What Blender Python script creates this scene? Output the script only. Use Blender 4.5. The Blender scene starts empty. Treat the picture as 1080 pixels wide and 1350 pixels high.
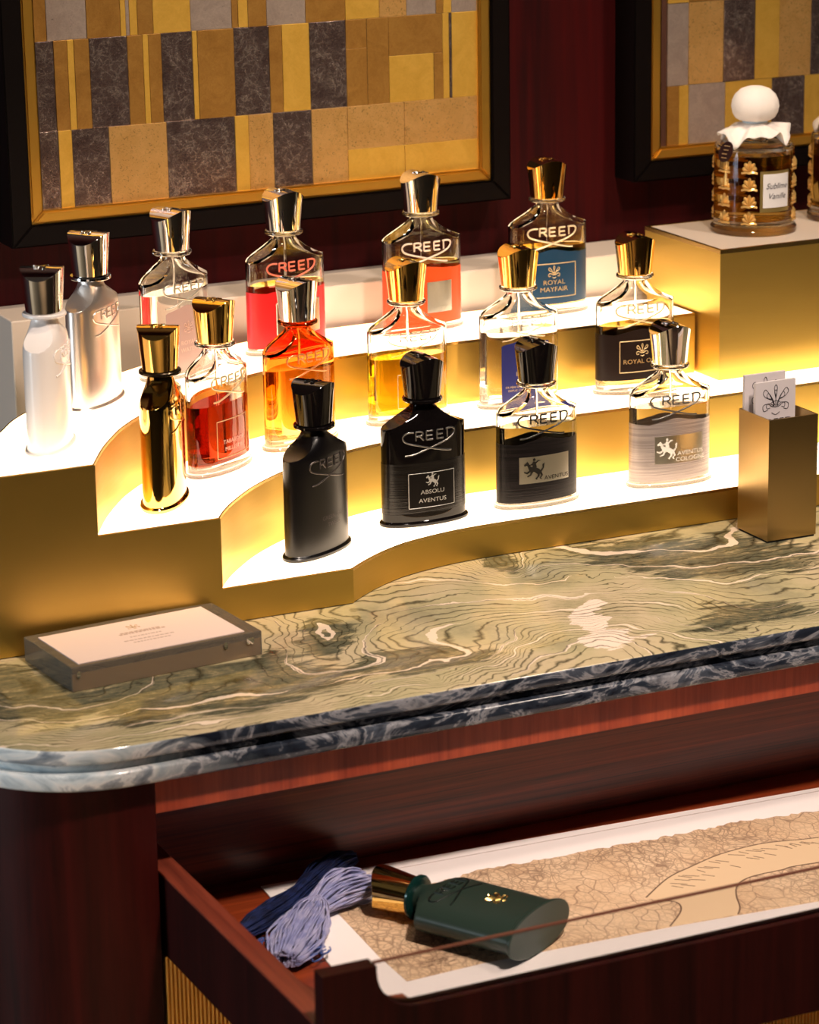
import bpy, bmesh, math, random
from mathutils import Vector, Matrix
import numpy as np
random.seed(7)
S = bpy.context.scene
COL = S.collection
PI = math.pi

# ------------------------------------------------------------------ camera
CAM = Vector((0, 0, 1.6014))
p_, y_, r_ = [math.radians(a) for a in (16.054, 24.991, -0.987)]
fw = Vector((math.sin(y_)*math.cos(p_), math.cos(y_)*math.cos(p_), -math.sin(p_)))
rt = Vector((math.cos(y_), -math.sin(y_), 0)); up = rt.cross(fw)
r2 = rt*math.cos(r_)+up*math.sin(r_); u2 = -rt*math.sin(r_)+up*math.cos(r_)
cd = bpy.data.cameras.new('camera'); cam = bpy.data.objects.new('camera', cd); COL.objects.link(cam)
cam.matrix_world = Matrix(((r2.x, u2.x, -fw.x, CAM.x), (r2.y, u2.y, -fw.y, CAM.y), (r2.z, u2.z, -fw.z, CAM.z), (0, 0, 0, 1)))
cd.sensor_fit = 'VERTICAL'; cd.sensor_height = 36; cd.sensor_width = 28.8
cd.lens = 3927.6/1350*36; cd.clip_start = .05
cd.dof.use_dof = True; cd.dof.focus_distance = 2.36; cd.dof.aperture_fstop = 11.0
S.camera = cam
# ------------------------------------------------------------------ world, light, exposure
w = bpy.data.worlds.new('world'); S.world = w; w.use_nodes = True
w.node_tree.nodes['Background'].inputs[0].default_value = (1.0, .82, .66, 1)
w.node_tree.nodes['Background'].inputs[1].default_value = .03
S.view_settings.view_transform = 'Standard'; S.view_settings.look = 'None'
S.view_settings.exposure = 0.0; S.view_settings.gamma = 1.0; S.view_settings.use_curve_mapping = False
S.cycles.max_bounces = 18; S.cycles.transmission_bounces = 16; S.cycles.glossy_bounces = 6
S.cycles.diffuse_bounces = 4; S.cycles.transparent_max_bounces = 12
S.cycles.sample_clamp_indirect = 6.0; S.cycles.blur_glossy = 0.6
S.cycles.use_denoising = True

def area(name, loc, target, size, power, col, sy=None, spread=None):
    l = bpy.data.lights.new(name, 'AREA'); l.energy = power; l.color = col; l.size = size
    if sy: l.shape = 'RECTANGLE'; l.size_y = sy
    else: l.shape = 'DISK'
    if spread: l.spread = math.radians(spread)
    o = bpy.data.objects.new(name, l); COL.objects.link(o); o.location = loc
    o.rotation_euler = (Vector(target)-Vector(loc)).to_track_quat('-Z', 'Y').to_euler()
    return o
area('window_daylight', (-2.3, 1.98, 1.15), (.6, 1.95, .95), .8, 42, (.80, .91, 1.0), 1.4)
area('ceiling_spot', (.95, .72, 2.62), (1.0, 1.72, .80), .16, 6.2, (1.0, .83, .72), spread=64)
area('ceiling_spot', (1.75, 1.15, 2.62), (1.30, 2.15, 1.0), .16, 2.6, (1.0, .83, .70), spread=70)
area('picture_fill', (1.05, 1.75, 2.62), (1.05, 2.41, 1.22), .12, 1.9, (1.0, .80, .58), spread=60)  # added unseen lamp, brightens the leaf pictures
area('floor_fill', (.35, .25, 2.62), (.35, .55, 0), .16, 12, (1.0, .86, .72), spread=52)  # added unseen lamp; lit floor mirrors into the ribbed gold panel
PANEL_GLOW = 3.3

# ------------------------------------------------------------------ materials
MATS = {}
def newmat(name):
    m = bpy.data.materials.new(name); m.use_nodes = True
    return m, m.node_tree.nodes, m.node_tree.links, m.node_tree.nodes['Principled BSDF']
def srgb(r, g, b):
    f = lambda c: (c/255/12.92) if c/255 <= .04045 else ((c/255+.055)/1.055)**2.4
    return (f(r), f(g), f(b), 1)
def plain(name, col, rough=.5, metal=0., spec=.5, coat=0., bump=None, emit=None):
    if name in MATS: return MATS[name]
    m, N, L, b = newmat(name)
    b.inputs['Base Color'].default_value = col; b.inputs['Roughness'].default_value = rough
    b.inputs['Metallic'].default_value = metal; b.inputs['Specular IOR Level'].default_value = spec
    b.inputs['Coat Weight'].default_value = coat
    if emit:
        b.inputs['Emission Color'].default_value = emit[:3]+(1,); b.inputs['Emission Strength'].default_value = emit[3]
    if bump:
        sc, st, stretch = bump
        tc = N.new('ShaderNodeTexCoord'); mp = N.new('ShaderNodeMapping'); mp.inputs['Scale'].default_value = stretch
        n = N.new('ShaderNodeTexNoise'); n.inputs['Scale'].default_value = sc; n.inputs['Detail'].default_value = 4
        bp = N.new('ShaderNodeBump'); bp.inputs['Strength'].default_value = st; bp.inputs['Distance'].default_value = .0004
        L.new(tc.outputs['Object'], mp.inputs[0]); L.new(mp.outputs[0], n.inputs['Vector'])
        L.new(n.outputs['Fac'], bp.inputs['Height']); L.new(bp.outputs[0], b.inputs['Normal'])
    MATS[name] = m; return m
def glassmat(name, col=(1, 1, 1, 1), ior=1.5, rough=0., zramp=None):
    if name in MATS: return MATS[name]
    m = bpy.data.materials.new(name); m.use_nodes = True; N = m.node_tree.nodes; L = m.node_tree.links
    N.remove(N['Principled BSDF'])
    g = N.new('ShaderNodeBsdfGlass'); g.inputs['Color'].default_value = col; g.inputs['IOR'].default_value = ior
    g.inputs['Roughness'].default_value = rough
    if zramp:
        tc = N.new('ShaderNodeTexCoord'); sx = N.new('ShaderNodeSeparateXYZ'); rp = N.new('ShaderNodeValToRGB')
        mr = N.new('ShaderNodeMapRange'); mr.inputs[1].default_value = 0; mr.inputs[2].default_value = .1
        L.new(tc.outputs['Object'], sx.inputs[0]); L.new(sx.outputs['Z'], mr.inputs[0]); L.new(mr.outputs[0], rp.inputs[0])
        e = rp.color_ramp.elements
        e[0].position, e[0].color = zramp[0]; e[1].position, e[1].color = zramp[-1]
        for p, c in zramp[1:-1]:
            q = e.new(p); q.color = c
        L.new(rp.outputs[0], g.inputs['Color'])
    L.new(g.outputs[0], N['Material Output'].inputs[0])
    MATS[name] = m; return m
def math_node(N, L, op, a, b=None, c=None):
    n = N.new('ShaderNodeMath'); n.operation = op
    for i, v in enumerate((a, b, c)):
        if v is None: continue
        if isinstance(v, (int, float)): n.inputs[i].default_value = v
        else: L.new(v, n.inputs[i])
    return n.outputs[0]
def mix(N, L, f, a, b):
    n = N.new('ShaderNodeMix'); n.data_type = 'RGBA'
    for s, v in ((0, f), (6, a), (7, b)):
        if isinstance(v, (int, float, tuple)): n.inputs[s].default_value = v
        else: L.new(v, n.inputs[s])
    return n.outputs[2]
def ramp(N, L, f, stops):
    n = N.new('ShaderNodeValToRGB'); L.new(f, n.inputs[0]); e = n.color_ramp.elements
    e[0].position, e[0].color = stops[0]; e[1].position, e[1].color = stops[-1]
    for p, c in stops[1:-1]:
        q = e.new(p); q.color = c
    return n.outputs[0]
def noise(N, L, vec, scale, detail=4, rough=.5, dist=0.):
    n = N.new('ShaderNodeTexNoise'); n.inputs['Scale'].default_value = scale; n.inputs['Detail'].default_value = detail
    n.inputs['Roughness'].default_value = rough; n.inputs['Distortion'].default_value = dist
    L.new(vec, n.inputs['Vector']); return n.outputs['Fac']
def coords(N, L, scale=(1, 1, 1), rot=(0, 0, 0), loc=(0, 0, 0)):
    tc = N.new('ShaderNodeTexCoord'); mp = N.new('ShaderNodeMapping')
    mp.inputs['Scale'].default_value = scale; mp.inputs['Rotation'].default_value = rot; mp.inputs['Location'].default_value = loc
    L.new(tc.outputs['Object'], mp.inputs[0]); return mp.outputs[0]

def wood(name, c1, c2, stretch, rough=.35, coat=.3, sc=1.0):
    m, N, L, b = newmat(name)
    v = coords(N, L, stretch)
    a = noise(N, L, v, 1.0*sc, 6, .65, .6)
    c = noise(N, L, v, 6.0*sc, 3, .6)
    f = math_node(N, L, 'ADD', math_node(N, L, 'MULTIPLY', a, .75), math_node(N, L, 'MULTIPLY', c, .25))
    col = ramp(N, L, f, [(.36, c1), (.5, tuple((x+y)/2 for x, y in zip(c1, c2))), (.64, c2)])
    L.new(col, b.inputs['Base Color']); b.inputs['Roughness'].default_value = rough
    b.inputs['Coat Weight'].default_value = coat; b.inputs['Coat Roughness'].default_value = .15
    if coat == 0: b.inputs['Specular IOR Level'].default_value = .15
    bp = N.new('ShaderNodeBump'); bp.inputs['Strength'].default_value = .12; bp.inputs['Distance'].default_value = .0004
    L.new(c, bp.inputs['Height']); L.new(bp.outputs[0], b.inputs['Normal'])
    return m
def brass(name, col, rough, stretch=(20, 20, 900)):
    m, N, L, b = newmat(name)
    v = coords(N, L, stretch)
    n = noise(N, L, v, 1.0, 4, .6)
    b.inputs['Base Color'].default_value = col; b.inputs['Metallic'].default_value = 1.0
    L.new(math_node(N, L, 'MULTIPLY_ADD', n, .16, rough-.08), b.inputs['Roughness'])
    b.inputs['Anisotropic'].default_value = .4
    bp = N.new('ShaderNodeBump'); bp.inputs['Strength'].default_value = .10; bp.inputs['Distance'].default_value = .0003
    L.new(n, bp.inputs['Height']); L.new(bp.outputs[0], b.inputs['Normal'])
    return m
def leaf(name, col, dark, rough, scr=.5, vor=False, metal=.6):
    m, N, L, b = newmat(name)
    v = coords(N, L, (1, 1, 1))
    n1 = noise(N, L, v, 45, 5, .65, 1.2); n2 = noise(N, L, v, 260, 4, .7, 2.5)
    f = math_node(N, L, 'ADD', math_node(N, L, 'MULTIPLY', n1, .6), math_node(N, L, 'MULTIPLY', n2, .4))
    if vor:
        vv = N.new('ShaderNodeTexVoronoi'); vv.feature = 'DISTANCE_TO_EDGE'; vv.inputs['Scale'].default_value = 130
        vm = N.new('ShaderNodeVectorMath'); vm.operation = 'ADD'
        nn = N.new('ShaderNodeTexNoise'); nn.inputs['Scale'].default_value = 70; nn.inputs['Detail'].default_value = 3
        L.new(v, nn.inputs['Vector'])
        ms = N.new('ShaderNodeVectorMath'); ms.operation = 'SCALE'; ms.inputs[3].default_value = .03
        L.new(nn.outputs['Color'], ms.inputs[0]); L.new(v, vm.inputs[0]); L.new(ms.outputs[0], vm.inputs[1]); L.new(vm.outputs[0], vv.inputs['Vector'])
        crack = ramp(N, L, vv.outputs[0], [(.0, (1, 1, 1, 1)), (.11, (0, 0, 0, 1))])
        base = mix(N, L, math_node(N, L, 'MULTIPLY', crack, ramp(N, L, n1, [(.40, (.1, .1, .1, 1)), (.58, (1, 1, 1, 1))])), ramp(N, L, f, [(.35, dark), (.65, col)]), (.66, .54, .46, 1))
        L.new(base, b.inputs['Base Color'])
    else:
        L.new(ramp(N, L, f, [(.36, dark), (.62, col)]), b.inputs['Base Color'])
    b.inputs['Metallic'].default_value = metal
    L.new(math_node(N, L, 'MULTIPLY_ADD', n2, .3, rough-.1), b.inputs['Roughness'])
    bp = N.new('ShaderNodeBump'); bp.inputs['Strength'].default_value = scr; bp.inputs['Distance'].default_value = .0006
    L.new(n2, bp.inputs['Height']); L.new(bp.outputs[0], b.inputs['Normal'])
    return m
def marble():
    m, N, L, b = newmat('green_marble')
    v = coords(N, L)
    def warp(src, scale, amt, det=3):
        wn = N.new('ShaderNodeTexNoise'); wn.inputs['Scale'].default_value = scale; wn.inputs['Detail'].default_value = det; L.new(v, wn.inputs['Vector'])
        sb = N.new('ShaderNodeVectorMath'); sb.operation = 'SUBTRACT'; sb.inputs[1].default_value = (.5, .5, .5); L.new(wn.outputs['Color'], sb.inputs[0])
        ms = N.new('ShaderNodeVectorMath'); ms.operation = 'SCALE'; ms.inputs[3].default_value = amt; L.new(sb.outputs[0], ms.inputs[0])
        ad = N.new('ShaderNodeVectorMath'); ad.operation = 'ADD'; L.new(src, ad.inputs[0]); L.new(ms.outputs[0], ad.inputs[1]); return ad.outputs[0]
    W = warp(warp(v, 7.5, .11), 32, .022)
    def blob(cx, cy, rx, ry, rot=0.):
        mp = N.new('ShaderNodeMapping'); mp.vector_type = 'TEXTURE'; mp.inputs['Location'].default_value = (cx, cy, .9)
        mp.inputs['Rotation'].default_value = (0, 0, rot); mp.inputs['Scale'].default_value = (rx, ry, .3); L.new(W, mp.inputs[0])
        ln = N.new('ShaderNodeVectorMath'); ln.operation = 'LENGTH'; L.new(mp.outputs[0], ln.inputs[0])
        return ln.outputs['Value']
    def soft(d, k): # bell around a blob
        return math_node(N, L, 'POWER', 2.718, math_node(N, L, 'MULTIPLY', math_node(N, L, 'MULTIPLY', d, d), -k))
    darkb = [blob(1.185, 1.985, .115, .062, -.62), blob(1.125, 1.835, .065, .036, .35), blob(.870, 1.842, .060, .034, .15),
             blob(1.028, 2.040, .022, .020, .2), blob(.715, 1.868, .125, .062, -.25), blob(.590, 1.915, .055, .062, .3), blob(.832, 1.925, .028, .055, -.4), blob(1.45, 1.90, .10, .06, -.5)]
    sx = N.new('ShaderNodeSeparateXYZ'); L.new(W, sx.inputs[0])
    h = math_node(N, L, 'ADD', math_node(N, L, 'MULTIPLY', sx.outputs['Y'], 84.0), math_node(N, L, 'MULTIPLY', sx.outputs['X'], 15.0))
    for d in darkb: h = math_node(N, L, 'ADD', h, math_node(N, L, 'MULTIPLY', soft(d, .5), 8.5))
    h = math_node(N, L, 'ADD', h, math_node(N, L, 'MULTIPLY', soft(blob(.985, 1.815, .07, .05, .3), .6), -8.0))
    dm = darkb[0]
    for d in darkb[1:]: dm = math_node(N, L, 'MINIMUM', dm, d)
    fine = noise(N, L, v, 130, 6, .7); jag = noise(N, L, W, 60, 4, .6); slow = noise(N, L, v, 9, 3, .5)
    ph = math_node(N, L, 'ADD', h, math_node(N, L, 'MULTIPLY', jag, .55))
    fr = math_node(N, L, 'PINGPONG', ph, .5)
    sel = noise(N, L, W, 16, 3, .55)
    wid = math_node(N, L, 'MULTIPLY_ADD', sel, .62, -.18)           # line weight comes and goes
    line = math_node(N, L, 'LESS_THAN', fr, wid)
    lsoft = math_node(N, L, 'SUBTRACT', 1.0, math_node(N, L, 'SMOOTH_MIN', math_node(N, L, 'DIVIDE', fr, math_node(N, L, 'MAXIMUM', wid, .004)), 1.0, .1))
    lsoft = math_node(N, L, 'MAXIMUM', lsoft, 0.0)
    cream = ramp(N, L, math_node(N, L, 'ADD', math_node(N, L, 'MULTIPLY', slow, .8), math_node(N, L, 'MULTIPLY', fine, .2)),
                 [(.36, srgb(142, 134, 104)), (.47, srgb(172, 160, 122)), (.56, srgb(186, 168, 134)), (.66, srgb(158, 146, 112)), (.76, srgb(128, 122, 94))])
    strk = noise(N, L, coords(N, L, (22, 95, 20), (0, 0, .25)), 1.0, 5, .65, .8)
    dk = ramp(N, L, math_node(N, L, 'ADD', math_node(N, L, 'MULTIPLY', fine, .4), math_node(N, L, 'MULTIPLY', strk, .6)),
              [(.36, srgb(52, 52, 40)), (.48, srgb(92, 90, 70)), (.56, srgb(116, 106, 78)), (.66, srgb(176, 158, 120))])
    edge = math_node(N, L, 'ADD', dm, math_node(N, L, 'MULTIPLY_ADD', strk, 1.5, -.75))
    base = mix(N, L, ramp(N, L, edge, [(.80, (1, 1, 1, 1)), (.98, (0, 0, 0, 1))]), cream, dk)
    # pale veins run beside the folds
    ph2 = math_node(N, L, 'ADD', math_node(N, L, 'MULTIPLY', h, .22), math_node(N, L, 'MULTIPLY_ADD', jag, .10, .18))
    fr2 = math_node(N, L, 'PINGPONG', ph2, .5)
    wv = math_node(N, L, 'MULTIPLY_ADD', noise(N, L, v, 11, 2), .22, -.085)
    vein = math_node(N, L, 'LESS_THAN', fr2, wv)
    base = mix(N, L, math_node(N, L, 'MULTIPLY', vein, .85), base, srgb(228, 206, 182))
    wb = math_node(N, L, 'LESS_THAN', math_node(N, L, 'MINIMUM', blob(1.005, 1.822, .030, .022, .5), blob(1.030, 1.885, .012, .055, -.35)), math_node(N, L, 'MULTIPLY_ADD', strk, 1.2, .30))
    base = mix(N, L, math_node(N, L, 'MULTIPLY', wb, .9), base, srgb(232, 208, 188))
    base = mix(N, L, math_node(N, L, 'MULTIPLY', lsoft, .9), base, srgb(50, 46, 30))
    # slab sides: shade painted in as dark blue-grey, window light as pale left end
    geo = N.new('ShaderNodeNewGeometry'); gz = N.new('ShaderNodeSeparateXYZ'); L.new(geo.outputs['True Normal'], gz.inputs[0])
    side = math_node(N, L, 'LESS_THAN', math_node(N, L, 'ABSOLUTE', gz.outputs['Z']), .75)
    vv = coords(N, L, (14, 14, 34), (.5, .3, .4))
    e1 = noise(N, L, vv, 1.0, 6, .6, 1.6)
    ecol = ramp(N, L, e1, [(.36, srgb(20, 23, 31)), (.50, srgb(40, 46, 56)), (.555, srgb(138, 138, 142)), (.575, srgb(70, 76, 86)), (.68, srgb(24, 28, 38))])  # veined stone, darkened to carry the front edge's shade
    edge_lit = ramp(N, L, e1, [(.38, srgb(150, 164, 172)), (.48, srgb(205, 214, 216)), (.56, srgb(232, 232, 228)), (.60, srgb(176, 184, 190)), (.70, srgb(130, 142, 152))])  # same veins with cool window light painted into the colour
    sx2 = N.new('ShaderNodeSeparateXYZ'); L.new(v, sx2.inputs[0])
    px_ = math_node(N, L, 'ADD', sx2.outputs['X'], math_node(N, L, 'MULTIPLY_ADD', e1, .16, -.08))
    ecol = mix(N, L, ramp(N, L, px_, [(.58, (0, 0, 0, 1)), (.70, (1, 1, 1, 1))]), edge_lit, ecol)
    zl = N.new('ShaderNodeSeparateXYZ'); L.new(v, zl.inputs[0])
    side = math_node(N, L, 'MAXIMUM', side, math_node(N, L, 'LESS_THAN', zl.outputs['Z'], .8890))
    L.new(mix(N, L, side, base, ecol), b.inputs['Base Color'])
    b.inputs['Roughness'].default_value = .13; b.inputs['Specular IOR Level'].default_value = .5
    return m
def rib_band(name, c, rough, metal, lo, spec=.5):
    m, N, L, b = newmat(name)
    v = coords(N, L, (14, 14, 1500))
    n = noise(N, L, v, 1.0, 3, .6)
    L.new(ramp(N, L, n, [(.38, lo), (.6, c)]), b.inputs['Base Color'])
    b.inputs['Roughness'].default_value = rough; b.inputs['Metallic'].default_value = metal; b.inputs['Specular IOR Level'].default_value = spec
    bp = N.new('ShaderNodeBump'); bp.inputs['Strength'].default_value = .5; bp.inputs['Distance'].default_value = .0004
    L.new(n, bp.inputs['Height']); L.new(bp.outputs[0], b.inputs['Normal'])
    return m
def map_mat():
    m, N, L, b = newmat('map_print')
    v = coords(N, L, (1, 1, 0))
    nn = N.new('ShaderNodeTexNoise'); nn.inputs['Scale'].default_value = 28; nn.inputs['Detail'].default_value = 2; L.new(v, nn.inputs['Vector'])
    ms = N.new('ShaderNodeVectorMath'); ms.operation = 'SCALE'; ms.inputs[3].default_value = .02; L.new(nn.outputs['Color'], ms.inputs[0])
    ad = N.new('ShaderNodeVectorMath'); ad.operation = 'ADD'; L.new(v, ad.inputs[0]); L.new(ms.outputs[0], ad.inputs[1])
    outs = []
    for sc, th, st in ((62, .035, (1, .8, 1)), (150, .10, (1, .5, 1)), (250, .12, (.55, 1, 1))):
        mp = N.new('ShaderNodeMapping'); mp.inputs['Scale'].default_value = st; mp.inputs['Rotation'].default_value = (0, 0, .6); L.new(ad.outputs[0], mp.inputs[0])
        vo = N.new('ShaderNodeTexVoronoi'); vo.feature = 'DISTANCE_TO_EDGE'; vo.inputs['Scale'].default_value = sc; vo.distance = 'EUCLIDEAN'
        vo.inputs['Randomness'].default_value = .8
        L.new(mp.outputs[0], vo.inputs['Vector'])
        outs.append(ramp(N, L, vo.outputs[0], [(0, (1, 1, 1, 1)), (th, (0, 0, 0, 1))]))
    dens = ramp(N, L, noise(N, L, v, 12, 2), [(.4, (.35, .35, .35, 1)), (.6, (1, 1, 1, 1))])
    l2 = math_node(N, L, 'MULTIPLY', math_node(N, L, 'MAXIMUM', outs[1], math_node(N, L, 'MULTIPLY', outs[2], .7)), dens)
    ln = math_node(N, L, 'MAXIMUM', outs[0], l2)
    paper = ramp(N, L, noise(N, L, v, 18, 3), [(.35, srgb(208, 174, 138)), (.65, srgb(222, 192, 158))])
    L.new(mix(N, L, math_node(N, L, 'MULTIPLY', ln, .8), paper, srgb(104, 72, 56)), b.inputs['Base Color'])
    b.inputs['Roughness'].default_value = .6
    return m

M = dict(
    wall=wood('wall_wood', srgb(34, 0, 1), srgb(64, 1, 2), (26, 26, 1.2), .6, 0),
    apron=wood('apron_wood', srgb(134, 46, 24), srgb(186, 82, 48), (60, 60, 3), .35, .3),
    post=wood('post_wood', srgb(26, 5, 4), srgb(60, 12, 10), (32, 32, 1.6), .4, 0),
    back=wood('drawer_back_wood', srgb(62, 16, 8), srgb(138, 52, 30), (2.2, 60, 170), .4, .2),
    floorw=wood('drawer_floor_wood', srgb(112, 42, 18), srgb(156, 66, 30), (3, 60, 60), .35, .3),
    side=wood('drawer_side_wood', srgb(92, 36, 24), srgb(134, 60, 40), (70, 3, 90), .4, .2),
    front=wood('drawer_front_wood', srgb(26, 6, 5), srgb(48, 12, 10), (50, 50, 2.4), .45, 0),
    brass=brass('brushed_brass', (.73, .49, .115, 1), .43),
    brass_v=brass('brushed_brass_holder', (.55, .38, .16, 1), .34, (700, 700, 12)),
    rim=plain('brass_rim', (.75, .5, .16, 1), .25, 1.0),
    ribgold=plain('ribbed_gold', (.86, .60, .20, 1), .36, .8),
    opal=plain('lit_opal_panel', (.9, .85, .75, 1), .25, emit=(1.0, .74, .49, PANEL_GLOW)),
    white=plain('white_lacquer', srgb(210, 194, 178), .35),
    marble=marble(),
    frame=plain('black_frame_wood', srgb(10, 5, 4), .5, 0, .1),
    slip=plain('gilded_slip', (.72, .40, .06, 1), .38, .9, bump=(90, .4, (1, 1, 1))),
    paper=plain('white_paper', srgb(242, 232, 228), .7),
    pline=plain('plate_line', srgb(206, 192, 186), .7),
    map=map_mat(), river=plain('map_river', srgb(214, 184, 148), .6), ink=plain('map_ink', srgb(104, 78, 60), .7),
    room=plain('dark_room', srgb(44, 32, 28), .8), floor=wood('floor_oak', srgb(168, 138, 104), srgb(196, 168, 132), (4, 40, 40), .5, .05),
    ceil=plain('ceiling_paint', srgb(92, 82, 74), .9),
    chrome=plain('chrome', (.82, .80, .78, 1), .05, 1.0), gold=plain('polished_gold', (.90, .60, .17, 1), .07, 1.0),
    darkgold=plain('polished_dark_gold', (.80, .47, .12, 1), .06, 1.0),
    blackgloss=plain('gloss_black', (.004, .003, .003, 1), .06, 0, .3), blackmatte=plain('satin_black', (.002, .0015, .002, 1), .30, 0, .5),
    satinwhite=plain('satin_white', srgb(240, 232, 226), .25, 0, .5, .3), satinsilver=plain('satin_silver', (.80, .72, .66, 1), .30, .9),
    silverfoil=plain('brushed_silver_foil', (.62, .60, .54, 1), .32, 1.0, bump=(300, .3, (1, 1, 1))),
    glass=glassmat('clear_glass', (.998, .995, .985, 1), 1.42),
    acrylic=plain('frosted_acrylic', (.74, .60, .45, 1), .08),
    pane=glassmat('thin_pane_glass', (.99, .99, .985, 1), 1.45),
)
def liquid(name, c=None):
    return glassmat(name+'_side', c, 1.34/1.42), glassmat(name+'_top', (1, 1, 1, 1), 1.36)

# ------------------------------------------------------------------ object helpers
def obj(name, me, mat=None, parent=None, smooth=None):
    if isinstance(me, bmesh.types.BMesh):
        bm = me; me = bpy.data.meshes.new(name); bmesh.ops.recalc_face_normals(bm, faces=bm.faces) if smooth != 'keep' else None
        bm.to_mesh(me); bm.free()
    o = bpy.data.objects.new(name, me); COL.objects.link(o)
    if mat is not None:
        for mm in (mat if isinstance(mat, (list, tuple)) else [mat]): me.materials.append(mm)
    if smooth:
        me.polygons.foreach_set('use_smooth', [True]*len(me.polygons))
        if smooth != 'keep' and smooth is not True: me.set_sharp_from_angle(angle=math.radians(smooth))
    if parent is not None: o.parent = parent
    return o
def tag(o, label, cat, group=None):
    o['label'] = label; o['category'] = cat
    if group: o['group'] = group
    return o
def thing(name, label, cat, loc=(0, 0, 0), rz=0, group=None):
    o = bpy.data.objects.new(name, None); COL.objects.link(o); o.location = loc; o.rotation_euler = (0, 0, rz)
    return tag(o, label, cat, group)
def struct(name, bm, mat, smooth=None):
    o = obj(name, bm, mat, None, smooth); o['kind'] = 'structure'; return o
def box(bm, x0, y0, z0, x1, y1, z1, bev=0):
    r = bmesh.ops.create_cube(bm, size=1)
    for v in r['verts']:
        v.co = Vector(((x0+x1)/2+v.co.x*(x1-x0), (y0+y1)/2+v.co.y*(y1-y0), (z0+z1)/2+v.co.z*(z1-z0)))
    if bev:
        es = list({e for v in r['verts'] for e in v.link_edges})
        bmesh.ops.bevel(bm, geom=es, offset=bev, segments=2, affect='EDGES', profile=.5)
def boxbm(*a, **k):
    bm = bmesh.new(); box(bm, *a, **k); return bm
def prism(bm, poly, z0, z1, cap=True):
    b = [bm.verts.new((x, y, z0)) for x, y in poly]; t = [bm.verts.new((x, y, z1)) for x, y in poly]
    n = len(poly)
    for i in range(n): bm.faces.new((b[i], b[(i+1) % n], t[(i+1) % n], t[i]))
    if cap: bm.faces.new(t); bm.faces.new(b[::-1])
def loft(bm, rings, close=True, cap0=True, cap1=True):
    vs = [[bm.verts.new(p) for p in r] for r in rings]
    for a, b in zip(vs, vs[1:]):
        n = len(a)
        for i in range(n if close else n-1):
            bm.faces.new((a[i], a[(i+1) % n], b[(i+1) % n], b[i]))
    if cap0: bm.faces.new(vs[0][::-1])
    if cap1: bm.faces.new(vs[-1])
    return vs
def lathe(bm, prof, n=40, fn=None):
    rings = []
    for r, z in prof:
        ring = []
        for i in range(n):
            a = 2*PI*i/n; rr, zz = (r, z) if fn is None else fn(r, z, a)
            ring.append((rr*math.cos(a), rr*math.sin(a), zz))
        rings.append(ring)
    return loft(bm, rings)
def tube(bm, pts, r, n=6, cap=True):
    pts = [Vector(p) for p in pts]; rings = []; prev = None
    for i, p in enumerate(pts):
        t = (pts[min(i+1, len(pts)-1)]-pts[max(i-1, 0)])
        if t.length < 1e-9: t = Vector((1, 0, 0))
        t.normalize()
        if prev is None:
            a = Vector((0, 0, 1)) if abs(t.z) < .9 else Vector((1, 0, 0)); u = t.cross(a).normalized()
        else:
            u = (prev-t*prev.dot(t))
            u = u.normalized() if u.length > 1e-6 else t.orthogonal().normalized()
        prev = u; vv = t.cross(u)
        rr = r[i] if isinstance(r, (list, tuple)) else r
        rings.append([p+(u*math.cos(2*PI*k/n)+vv*math.sin(2*PI*k/n))*rr for k in range(n)])
    loft(bm, rings, True, cap, cap)
def smoothpts(pts, k=4):
    out = []; P = [Vector(p) for p in pts]; n = len(P)
    for i in range(n-1):
        a, b, c, d = P[max(i-1, 0)], P[i], P[i+1], P[min(i+2, n-1)]
        for j in range(k):
            t = j/k
            out.append(.5*((2*b)+(-a+c)*t+(2*a-5*b+4*c-d)*t*t+(-a+3*b-3*c+d)*t**3))
    out.append(P[-1]); return out
def interp(xs, ys, x):
    return float(np.interp(x, xs, ys))
_txt = {}
def text_tris(s, size, xs=1.0, shear=0., align='CENTER', extrude=0.):
    """triangulated text mesh (list of verts, faces) in its own plane, x right, y up"""
    cu = bpy.data.curves.new('t', 'FONT'); cu.body = s; cu.size = size; cu.align_x = align; cu.shear = shear
    cu.resolution_u = 3; cu.extrude = extrude
    o = bpy.data.objects.new('t', cu); COL.objects.link(o)
    dg = bpy.context.evaluated_depsgraph_get(); dg.update()
    me = bpy.data.meshes.new_from_object(o.evaluated_get(dg))
    vs = [(v.co.x*xs, v.co.y, v.co.z) for v in me.vertices]; fs = [tuple(p.vertices) for p in me.polygons]
    bpy.data.objects.remove(o); bpy.data.meshes.remove(me); bpy.data.curves.remove(cu)
    return vs, fs
def mapped_text(bm, s, size, fn, u0=0, v0=0, xs=1.0, shear=0., align='CENTER', off=.00035):
    vs, fs = text_tris(s, size, xs, shear, align)
    bv = [bm.verts.new(fn(x+u0, y+v0, off)) for x, y, z in vs]
    for f in fs:
        try: bm.faces.new([bv[i] for i in f])
        except ValueError: pass
    # give the letters a thin edge back to the surface
    ex = bmesh.ops.extrude_face_region(bm, geom=[f for f in bm.faces if all(v in set(bv) for v in f.verts)]) if False else None

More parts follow.
